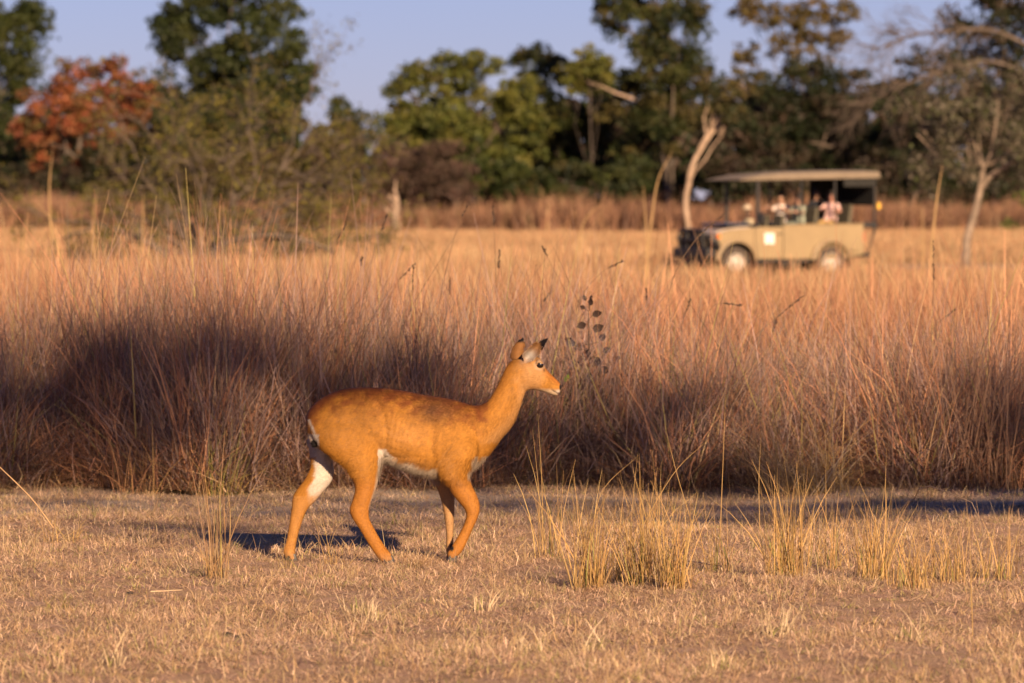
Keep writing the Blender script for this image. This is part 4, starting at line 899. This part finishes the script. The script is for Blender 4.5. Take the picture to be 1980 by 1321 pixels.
# ------------------------------------------------------------------ people on the truck
M['hair'] = plain('dark_hair', (.015, .011, .010), .6, noise=.3, scale=40)
def skin_mesh(verts, edges, radii, root=0, sub=2):
    me = bpy.data.meshes.new('skel'); me.from_pydata(verts, edges, []); o = bpy.data.objects.new('skel', me); COL.objects.link(o)
    md = o.modifiers.new('k', 'SKIN'); md.use_smooth_shade = True
    for i, r in enumerate(radii):
        me.skin_vertices[0].data[i].radius = (r, r) if not isinstance(r, tuple) else r
        me.skin_vertices[0].data[i].use_root = (i == root)
    sb = o.modifiers.new('s', 'SUBSURF'); sb.levels = sub; sb.render_levels = sub
    dg = bpy.context.evaluated_depsgraph_get(); out = bpy.data.meshes.new_from_object(o.evaluated_get(dg)); bpy.data.objects.remove(o); bpy.data.meshes.remove(me)
    return out
def person(label, f, lat, seat_z, shirt, trousers, skin, hands, turn=0.0, hat=None, lean=0.0, hair=True, sleeve=.5):
    """a figure seated at (f, lat) in the truck; hands: two points ahead of the chest (x forward, y left, z above the seat)"""
    Mx = truck.matrix_basis; base = Mx @ Vector((f, lat, seat_z))
    root = tag(empty('person', base, truck.rotation_euler[2] + turn), label, 'person', 'people riding in the safari truck')
    hp = .09; sh = .53
    V = [(0, 0, hp), (.01 + lean * .3, 0, .28), (lean * .8, 0, .45), (lean, 0, sh), (lean + .01, 0, .61), (lean + .03, 0, .70), (lean + .03, 0, .80)]
    rad = [(.17, .13), (.145, .115), (.16, .12), (.10, .08), .052, (.073, .085), (.068, .085)]
    E_ = [(0, 1), (1, 2), (2, 3), (3, 4), (4, 5), (5, 6)]
    for s in (-1, 1):
        i = len(V); V += [(.12, s * .10, hp), (.42, s * .13, .10), (.46, s * .13, -.30), (.58, s * .13, -.36)]; rad += [.10, .072, .045, .035]; E_ += [(0, i), (i, i + 1), (i + 1, i + 2), (i + 2, i + 3)]
    joints = []
    for s, h in zip((-1, 1), hands):
        hx, hy, hz = h; ex, ey, ez = (lean + hx) * .45 - .02, s * .26, (hz + sh) * .5 - .10
        i = len(V); V += [(lean, s * .17, sh - .03), (ex, ey, ez), (hx, hy, hz), (hx + .06, hy * .92, hz + .01)]; rad += [.062, .045, .032, .022]
        E_ += [(3, i), (i, i + 1), (i + 1, i + 2), (i + 2, i + 3)]; joints.append((np.array((ex, ey, ez)), np.array((hx, hy, hz))))
        j0 = len(V)
        for q, (fy, ln) in enumerate(((-.024, .05), (-.008, .06), (.008, .058), (.024, .045))):
            V += [(hx + .10, hy * .92 + fy, hz + .01), (hx + .10 + ln * .6, hy * .92 + fy * 1.1, hz - .012)]; rad += [.009, .008]; E_ += [(i + 3, j0 + 2 * q), (j0 + 2 * q, j0 + 2 * q + 1)]
        V += [(hx + .07, hy * .92 - s * .045, hz + .02)]; rad += [.010]; E_ += [(i + 3, len(V) - 1)]
    me = skin_mesh(V, E_, rad)
    co = np.empty(len(me.vertices) * 3, np.float32); me.vertices.foreach_get('co', co); co = co.reshape(-1, 3).copy()
    # face: nose, brow, eye sockets, chin
    hx, hz = lean + .03, .755; d = co - np.array([hx, 0, hz]); hd = co[:, 2] > .64
    fr = hd & (d[:, 0] > .03)
    co[:, 0] += fr * (.028 * np.exp(-(d[:, 1] / .014) ** 2 - ((d[:, 2] + .005) / .022) ** 2) - .010 * np.exp(-((np.abs(d[:, 1]) - .03) / .013) ** 2 - ((d[:, 2] - .022) / .012) ** 2) + .010 * np.exp(-(d[:, 1] / .03) ** 2 - ((d[:, 2] + .075) / .02) ** 2))
    me.vertices.foreach_set('co', co.ravel())
    cen = np.array([tuple(p.center) for p in me.polygons]); mi = np.zeros(len(cen), np.int32)
    mi[(cen[:, 2] < .12) | ((cen[:, 0] > .16) & (cen[:, 2] < .16))] = 1
    mi[cen[:, 2] > .575] = 2
    for e_, h_ in joints:
        dd = h_ - e_; t = ((cen - e_) @ dd) / (dd @ dd); dist = np.linalg.norm(cen - (e_ + np.clip(t, 0, 1.8)[:, None] * dd), axis=1); mi[(t > sleeve - .5) & (dist < .075) & (cen[:, 2] > .12)] = 2
    me.materials.clear()
    mats = [plain('shirt_' + str(len(bpy.data.materials)), shirt, .85, noise=.12, scale=12), plain('trousers_' + str(len(bpy.data.materials)), trousers, .85, noise=.12), plain('skin_' + str(len(bpy.data.materials)), skin, .5, noise=.06)]
    for q in mats: me.materials.append(q)
    me.polygons.foreach_set('material_index', mi); me.polygons.foreach_set('use_smooth', np.ones(len(mi), bool)); me.update()
    obj('body', me, None, root)
    for s in (-1, 1):
        bm = bmesh.new(); bmesh.ops.create_uvsphere(bm, u_segments=10, v_segments=8, radius=.011); bmesh.ops.transform(bm, matrix=Matrix.Translation((hx + .062, s * .030, hz + .022)), verts=bm.verts); obj('eye', bm_mesh(bm, 'eye', True), M['eye'], root)
        bm = bmesh.new(); bmesh.ops.create_uvsphere(bm, u_segments=10, v_segments=8, radius=.028); bmesh.ops.transform(bm, matrix=Matrix.Translation((hx - .005, s * .080, hz)) @ Matrix.Diagonal((.6, .35, 1, 1)), verts=bm.verts); obj('ear', bm_mesh(bm, 'ear', True), mats[2], root)
    if hair:
        bm = bmesh.new(); bmesh.ops.create_uvsphere(bm, u_segments=20, v_segments=14, radius=1); bmesh.ops.transform(bm, matrix=Matrix.Translation((hx - .012, 0, hz + .025)) @ Matrix.Diagonal((.097, .092, .108, 1)), verts=bm.verts)
        for v_ in bm.verts:
            if v_.co.x > hx + .03 and v_.co.z < hz + .07: v_.co.x = hx + .03
            v_.co += Vector((math.sin(v_.co.y * 90), math.cos(v_.co.z * 80), math.sin(v_.co.x * 100))) * .004
        obj('hair', bm_mesh(bm, 'hair', True), M['hair'], root)
    if hat:
        bm = bmesh.new(); lathe_prof = [(.155, .835), (.150, .843), (.098, .848), (.096, .88), (.088, .925), (.05, .945), (.001, .948)]
        n_ = 24; rings = [[bm.verts.new((hx + r_ * math.cos(2 * math.pi * k / n_), r_ * .92 * math.sin(2 * math.pi * k / n_), z - .03)) for k in range(n_)] for r_, z in lathe_prof]
        for a, b_ in zip(rings, rings[1:]):
            for k in range(n_): bm.faces.new((a[k], a[(k + 1) % n_], b_[(k + 1) % n_], b_[k]))
        obj('hat', bm_mesh(bm, 'hat', True), plain('hat_felt', hat, .9, noise=.1), root)
    return root
LS = (.30, .17, .115)
person('driver in a pale sun hat and khaki shirt at the wheel', .50, -.40, .86, (.38, .32, .22), (.2, .17, .12), (.08, .045, .03), [(.26, -.16, .42), (.26, .16, .42)], hat=(.36, .30, .23), hair=False)
person('dark haired passenger in a white shirt with raised arms behind the door', -.36, -.30, 1.20, (.62, .55, .52), (.06, .06, .09), LS, [(.30, -.14, .52), (.28, .16, .50)], turn=.5)
person('dark haired passenger in a pale grey green shirt with bowed back', -.50, .42, 1.18, (.30, .33, .26), (.12, .17, .16), LS, [(.30, -.10, .40), (.32, .12, .42)], turn=.3, lean=.10)
person('dark clothed passenger sitting tallest beside the pink shirted one', -1.36, -.36, 1.30, (.02, .022, .03), (.03, .03, .04), LS, [(.28, -.14, .30), (.28, .14, .30)], turn=.9)
person('passenger in a pink and white shirt over yellow trousers in the rear row', -1.34, .40, 1.24, (.60, .40, .38), (.34, .22, .08), (.34, .17, .12), [(.32, -.06, .44), (.22, .20, .38)], turn=.7)

# ------------------------------------------------------------------ single tufts, stalks and straws
def tuft(label, px, py, sets, seed, group=None, name='grass_tuft', sc=1.0):
    rng = np.random.default_rng(seed); Y = GY(py); X = WX(px, Y)
    p = [blades(rng, *q[:9], **(q[9] if len(q) > 9 else {})) for q in sets]; v, f, c = join(p)
    o = obj(name, mesh_np(name, v, f, c), M['grass_plain']); o.location = (X, Y, float(gh(X, Y)) - .004); o.scale = (sc, sc, sc)
    return tag(o, label, 'grass', group)
GOLD = [(.50, .31, .11), (.54, .35, .14), (.40, .23, .09), (.46, .32, .12)]
DRY = [(.36, .23, .12), (.30, .18, .10), (.42, .28, .14)]
PALE = [(.66, .52, .34), (.58, .44, .27)]
GRN = [(.20, .22, .06), (.26, .25, .07), (.34, .30, .09)]
def gold(n1, h, r, w=.0042): return [(int(n1 * 1.7), r, h, .25, w, .16, .18, GOLD, 4), (n1 // 2, r * 1.1, h * .5, .3, w, .45, .5, GOLD + DRY, 3), (n1 // 4, r * .7, h * .5, .3, w * 1.3, .14, .1, GRN, 3)]
FG = 'golden grass tufts in the foreground clearing'
tuft('spiky low straw tuft spreading at the left of the clearing', 118, 1048, [(60, .10, .16, .35, .004, .75, .5, PALE + GOLD, 3), (40, .25, .10, .35, .004, 1.2, .5, PALE + LITTER, 3)], 101)
tuft('upright brown stemmed tuft standing alone behind the antelope', 418, 1122, [(26, .05, .50, .25, .005, .12, .08, DRY + GOLD[2:3], 4), (20, .06, .22, .3, .004, .25, .3, GOLD + DRY, 3), (3, .03, .40, .2, .004, .06, .05, GRN, 3)], 102)
tuft('dark ball of fine grass between the antelope hooves', 812, 1098, [(110, .06, .075, .35, .003, .55, .6, DRY, 3)], 103)
tuft('thin straw wisps at the antelope hind hooves', 645, 1092, [(14, .05, .26, .3, .003, .25, .25, GOLD, 4), (20, .08, .10, .3, .003, .6, .5, GOLD, 3)], 104)
GT = ['golden tuft ahead of the antelope, first of the row from its forelegs', 'shorter thin golden tuft between two thick ones ahead of the antelope', 'tallest thick golden tuft of the row ahead of the antelope', 'thick golden tuft next after the tallest one, away from the antelope',
      'broad golden tuft with many blades below the bright drooping tuft', 'sparse golden tuft between the broad one and the greenest one', 'golden tuft with the greenest base, standing past the broad tuft', 'short dense golden tuft set forward of the greenest one', 'short dense golden tuft below the tall dark brown clump',
      'sparse tall wisps just ahead of the antelope forefoot', 'sparse short golden tuft midway between the thickest tufts', 'short sparse golden tuft at the end of the row farthest from the antelope']
for q, (x, y, h, n_) in enumerate([(1135, 1138, .42, 46), (1190, 1128, .30, 30), (1250, 1136, .45, 56), (1310, 1145, .38, 42), (1520, 1128, .42, 60), (1600, 1100, .34, 24), (1690, 1124, .36, 46), (1760, 1150, .26, 40), (1835, 1122, .26, 40), (1060, 1080, .40, 12), (1390, 1110, .30, 18), (1930, 1120, .24, 24)]):
    tuft(GT[q], x, y, gold(n_, h, .075 + .02 * (q % 3)), 110 + q, FG)
for q, (x, y) in enumerate([(720, 1196), (690, 1180), (1035, 1275), (1145, 1258), (1500, 1240), (930, 1185), (1770, 1245), (210, 1290), (1400, 1300)]):
    tuft('low pale bleached tuft on the bare foreground', x, y, [(26, .06, .11, .35, .005, .35, .4, PALE, 3), (8, .04, .07, .3, .005, .3, .3, GRN, 3)], 130 + q, 'low pale tufts in the foreground')
for q, (x, y) in enumerate([(110, 1182), (560, 1100), (180, 1010), (1500, 1010), (1300, 990), (1700, 1000), (760, 1020), (1100, 1010)]):
    tuft('small dull green brown tuft among the litter', x, y, [(24, .06, .08, .35, .004, .4, .4, GRN + DRY, 3)], 145 + q, 'small dull tufts among the litter')
tuft('bright golden drooping tuft in front of the dark bank', 1555, 957, [(300, .30, .50, .3, .006, .5, .75, GOLD + PALE, 4), (110, .28, .30, .4, .005, .9, .6, GOLD + PALE[1:], 3)], 160)
tuft('greenish straw tuft leaning out of the bank left of the antelope', 430, 952, [(60, .12, .40, .3, .006, .40, .3, GRN + GOLD[:1], 4), (40, .2, .25, .3, .005, .8, .5, GOLD + DRY, 3)], 161)
tuft('orange lit straw fan low in the dark bank', 255, 950, [(60, .18, .38, .3, .006, .45, .3, GOLD + RUSSET, 4)], 162)
tuft('tall dark brown clump of grass standing highest in the right bank', 1880, 950, [(170, .28, 1.06, .14, .006, .20, .14, [(.22, .13, .09), (.28, .17, .11), (.18, .11, .08)], 4), (80, .3, .55, .3, .006, .5, .5, RUSSET, 4)], 163)
tuft('sage green clump of tall grass sticking out of the left bank top', 480, 915, [(40, .18, 1.12, .12, .007, .14, .1, [(.15, .16, .09), (.18, .17, .10), (.14, .12, .08)], 4)], 164)
tuft('bent pale straw wisp at the right end of the bank', 1822, 950, [(9, .05, .34, .25, .008, .3, .5, PALE, 5)], 165)

def stalk(label, Y, pts, r, head=None, bark=None, group=None, name='grass_stalk', seed=0, col=(.30, .20, .11), headcol=(.07, .045, .035), cat='grass'):
    """a culm through photo points (column, row), base first; head = share of its length that carries the ear"""
    rng = np.random.default_rng(seed)
    P = catmull(np.array([(WX(x, Y), 0, WZ(y, Y)) for x, y in pts], float), 6); P[:, 1] += np.cumsum(rng.standard_normal(len(P))) * .004
    root = tag(empty(name, (P[0, 0], Y, 0)), label, cat, group); P = P - np.array([P[0, 0], 0, 0])
    if P[0, 2] > .02: P = np.concatenate([[[P[0, 0] * 1, 0, -.01]], P])
    v, f = tube(P, r * (1 - .88 * np.linspace(0, 1, len(P)) ** 1.4), 5); c = np.tile(np.array(col), (len(v), 1)) * (.85 + .3 * rng.random((len(v), 1)))
    obj('stem', mesh_np('stem', v, f, c, True), M['grass_plain'], root)
    if head:
        n0 = int(len(P) * (1 - head)); H = P[n0:]; n_ = 60; t = rng.random(n_) * (len(H) - 1.001); i_ = t.astype(int); fr = (t - i_)[:, None]
        C = H[i_] * (1 - fr) + H[i_ + 1] * fr; u = H[-1] - H[0]; u /= np.linalg.norm(u)
        d = u + rng.standard_normal((n_, 3)) * .28; d /= np.linalg.norm(d, axis=1)[:, None]; w = np.cross(d, rng.standard_normal((n_, 3))); w /= np.linalg.norm(w, axis=1)[:, None]
        s_ = .022 * (.7 + .6 * rng.random((n_, 1)))
        V = np.stack([C, C + d * s_ * .5 + w * s_ * .14, C + d * s_, C + d * s_ * .5 - w * s_ * .14], 1).reshape(-1, 3)
        obj('seed_head', mesh_np('seed_head', V, np.arange(n_ * 4).reshape(-1, 4), np.tile(np.array(headcol), (n_ * 4, 1))), M['grass_plain'], root)
SG = 'thin stalks with dark seed heads above the bank'
SL = 'thin dry grass stalk with dark seed head rising above the bank'
SX = {0: 'tallest curved seed head stalk rising above the antelope back', 1: 'straight upright seed head stalk beside the tallest curved one', 8: 'slanting seed head stalk crossing in front of the truck bonnet', 9: 'slanting dark seed head stalk in the grass below the truck', 10: 'stalk with its dark seed head bent level below the truck', 16: 'straight stalk with dark seed head in front of the small grey leaved tree', 17: 'slanting seed head stalk at the top of the tall dark brown clump'}
for q, (Y, pts, hd_) in enumerate([
    (38, [(835, 760), (848, 600), (868, 500), (888, 430), (914, 380)], .22), (38.5, [(962, 760), (960, 600), (957, 480), (953, 402)], .2), (39, [(690, 740), (702, 600), (722, 490), (748, 418)], .2),
    (38, [(600, 740), (612, 600), (635, 500), (668, 434)], .16), (37, [(790, 740), (795, 600), (800, 514)], .3), (37.5, [(955, 740), (960, 600), (966, 484)], .2), (38, [(1130, 740), (1108, 600), (1070, 520), (1050, 480)], .2),
    (38, [(1090, 720), (1118, 590), (1160, 530), (1203, 506)], .25), (38, [(1280, 720), (1295, 560), (1340, 470), (1403, 411)], .28), (37, [(1380, 720), (1470, 640), (1553, 572)], .3), (37, [(1330, 740), (1372, 600), (1434, 590)], .3),
    (38, [(868, 760), (870, 640), (870, 540)], .2), (39, [(740, 760), (742, 640), (760, 560), (800, 512)], .25), (38, [(1240, 760), (1248, 640), (1250, 560)], .2), (36.5, [(490, 760), (500, 640), (508, 560), (505, 500)], 0), (36.5, [(540, 760), (545, 620), (530, 470), (525, 450)], 0),
    (37, [(1800, 760), (1802, 640), (1806, 560), (1805, 470)], .3), (37, [(1760, 720), (1800, 640), (1845, 600)], .3), (37, [(1500, 740), (1492, 660), (1500, 620)], .3), (36.5, [(1340, 740), (1318, 640), (1335, 580)], .3), (37, [(360, 760), (330, 600), (300, 530)], 0), (37, [(130, 740), (100, 580), (60, 500), (0, 460)], 0),
    (37, [(250, 760), (215, 640), (190, 560), (160, 440)], 0), (37.5, [(230, 640), (262, 520), (300, 480), (335, 425)], 0), (37.5, [(640, 700), (655, 600), (690, 540), (700, 500)], .2), (37.5, [(1640, 740), (1660, 600), (1650, 540)], 0), (38, [(1720, 740), (1690, 620), (1640, 500)], 0), (37, [(1020, 700), (1030, 620), (1060, 570)], .2)]):
    stalk(SX.get(q, SL) if hd_ else 'bare thin dry grass stalk rising above the bank', Y, pts, .0042, hd_ or None, group=SG if hd_ else 'bare thin stalks above the bank', seed=200 + q, col=(.20, .13, .08) if hd_ else (.30, .21, .12))
RG = 'tall golden reed stalks beyond the bank'
for q, (Y, pts) in enumerate([(95, [(105, 600), (98, 440), (96, 360), (102, 292)]), (95, [(120, 600), (112, 460), (75, 390)]), (100, [(1252, 600), (1250, 460), (1244, 360)]), (100, [(1240, 600), (1258, 440), (1272, 350), (1300, 292)]), (80, [(1790, 620), (1802, 470), (1812, 380), (1822, 320)]), (95, [(275, 600), (276, 470), (277, 375)]),
                              (95, [(185, 600), (180, 470), (186, 370)]), (110, [(1780, 600), (1785, 470), (1782, 400)]), (95, [(40, 600), (45, 480), (52, 410)]), (110, [(1112, 560), (1125, 440), (1160, 395)])]):
    stalk('tall pale golden reed stalk standing beyond the bank', Y, pts, .024, None, group=RG, name='reed_stalk', seed=300 + q, col=(.46, .31, .15))
# long straws in the clearing
TS = 'long single straws rising from the clearing'
for q, (py, pts) in enumerate([(1075, [(1040, 1075), (1042, 960), (1030, 830)]), (1070, [(1050, 1070), (1048, 940), (1040, 800)]), (1060, [(1392, 1060), (1398, 900), (1404, 740)]), (1040, [(1470, 1040), (1468, 930), (1472, 840)]), (1030, [(1598, 1030), (1597, 900), (1600, 800)]), (1230, [(1882, 1230), (1876, 1050), (1868, 960)]),
                               (1105, [(1140, 1105), (1160, 960), (1235, 880)]), (1040, [(1715, 1040), (1713, 930), (1716, 850)]), (1105, [(440, 1105), (445, 1000), (437, 930)]), (1060, [(1220, 1060), (1300, 920), (1370, 850)]), (1050, [(1350, 1050), (1310, 920), (1285, 820)])]):
    stalk('long single golden straw rising from the clearing', GY(py), pts, .0026, None, group=TS, name='straw', seed=330 + q, col=(.44, .29, .12))
def lying(label, a, b_, z, r=.0035, col=(.58, .42, .24), seed=1, rise=.0):
    rng = np.random.default_rng(seed); Ya, Yb = GY(a[1]), GY(b_[1]); A, B = np.array([WX(a[0], Ya), Ya, z]), np.array([WX(b_[0], Yb), Yb, z]); P = crook(rng, A, B, 8, .12); P[:, 2] = z + rise * np.sin(np.linspace(0, math.pi, 8)) + gh(P[:, 0], P[:, 1])
    v, f = tube(P, np.linspace(r, r * .5, 8), 5); tag(obj('straw', mesh_np('straw', v, f, np.tile(np.array(col), (len(v), 1)), True), M['grass_plain']), label, 'grass')
lying('long straw arching over the ground at the right of the clearing', (1740, 1000), (1905, 1060), .02, rise=.18, seed=4, col=(.62, .46, .28))
lying('bleached straw lying flat left of the brown stemmed tuft', (290, 1155), (352, 1152), .03, seed=5, col=(.66, .50, .32))
lying('pale straw lying between the golden tufts', (1325, 1096), (1405, 1112), .03, seed=6, col=(.66, .50, .32))
stalk('long straw leaning out over the shaded left of the clearing', GY(1030), [(105, 1025), (60, 965), (0, 905), (-40, 870)], .005, None, name='straw', seed=350, col=(.50, .33, .18))

# leafy sapling in the bank in front of the antelope's nose
def sapling():
    Y = 35.4; bx = WX(1142, Y); root = tag(empty('sapling', (bx, Y, 0)), 'thin dark leaved sapling standing in the bank ahead of the antelope', 'sapling'); rng = np.random.default_rng(400)
    P = catmull(np.array([(WX(x, Y) - bx, d, WZ(y, Y)) for x, y, d in ((1142, 945, 0), (1145, 860, .02), (1140, 760, .0), (1139, 680, -.01), (1138, 620, 0), (1140, 578, 0))], float), 5); P[0, 2] = -.02
    v, f = tube(P, np.linspace(.008, .003, len(P)), 6); obj('stem', mesh_np('stem', v, f, np.tile(np.array([.09, .06, .045]), (len(v), 1)), True), M['grass_plain'], root)
    for q, (x, y, L, ang, dark) in enumerate([(1140, 590, .045, 75, 1), (1133, 582, .035, 110, 1), (1131, 597, .035, 150, 1), (1145, 610, .055, 20, 1), (1133, 626, .055, 200, 1), (1146, 640, .065, 25, 1), (1142, 578, .03, 80, 1), (1112, 668, .055, 150, 0), (1104, 662, .05, 140, 0), (1138, 676, .07, 250, 0), (1130, 668, .06, 200, 0), (1150, 690, .06, 300, 0), (1165, 680, .05, 20, 0),
                                              (1120, 700, .06, 200, 0), (1158, 712, .06, 340, 0), (1140, 720, .06, 260, 0), (1175, 735, .06, 330, 0), (1125, 745, .05, 220, 0), (1150, 760, .06, 280, 0), (1185, 700, .05, 40, 0), (1092, 738, .045, 60, 2), (1113, 717, .035, 30, 2), (1168, 770, .05, 300, 0), (1130, 790, .05, 200, 0), (1160, 660, .05, 60, 0)]):
        i_ = int(np.argmin(np.abs(P[:, 2] - WZ(y + 8, Y)))); A = P[i_]; T = np.array([WX(x, Y) - bx, .06 * rng.standard_normal() - .03, WZ(y, Y)]); a_ = R(ang)
        u = np.array([math.cos(a_), rng.standard_normal() * .3, math.sin(a_)]); u /= np.linalg.norm(u); w = np.cross(u, np.array([rng.standard_normal() * .4, 1, .2])); w /= np.linalg.norm(w); nn = np.cross(u, w)
        col = {0: (.055, .042, .05), 1: (.05, .032, .026), 2: (.10, .17, .02)}[dark]
        rows = [(0, .0), (.15, .22), (.4, .34), (.7, .26), (.92, .08), (1, .01)]; V = []
        for t, hw in rows:
            cpt = T + u * t * L * 1.2 - nn * .10 * L * math.sin(math.pi * t)
            V += [cpt - w * hw * L * 1.3 + nn * .05 * L, cpt, cpt + w * hw * L * 1.3 + nn * .05 * L]
        F = [(3 * k + j, 3 * k + j + 1, 3 * k + j + 4, 3 * k + j + 3) for k in range(5) for j in range(2)]
        me = mesh_np('leaf', V, F, np.tile(np.array(col), (len(V), 1)) * (.8 + .4 * rng.random()), True); lf = obj('leaf', me, M['leaf'], root)
        v, f = tube(crook(rng, A, T, 4, .1), np.linspace(.0028, .0018, 4), 5); obj('leaf_stalk', mesh_np('leaf_stalk', v, f, np.tile(np.array([.09, .06, .045]), (len(v), 1)), True), M['grass_plain'], lf)
sapling()
# dark clods on the bare ground
M['clod'] = plain('dark_clod', (.035, .026, .022), .95, noise=.4, scale=30, bump=.5)
for q, (x, y, r_) in enumerate([(440, 1232, .035), (468, 1228, .026), (455, 1234, .02), (1480, 1232, .02), (250, 1150, .015), (600, 1175, .014)]):
    rng = np.random.default_rng(420 + q); bm = bmesh.new(); bmesh.ops.create_icosphere(bm, subdivisions=3, radius=r_)
    for v_ in bm.verts: v_.co *= .8 + .35 * rng.random(); v_.co.z *= .55
    Y = GY(y); X = WX(x, Y); o = obj('dirt_clod', bm_mesh(bm, 'dirt_clod', True), M['clod']); o.location = (X, Y, float(gh(X, Y)) + r_ * .2); tag(o, 'small dark clod of dirt on the bare foreground', 'clod', 'dark clods on the ground')
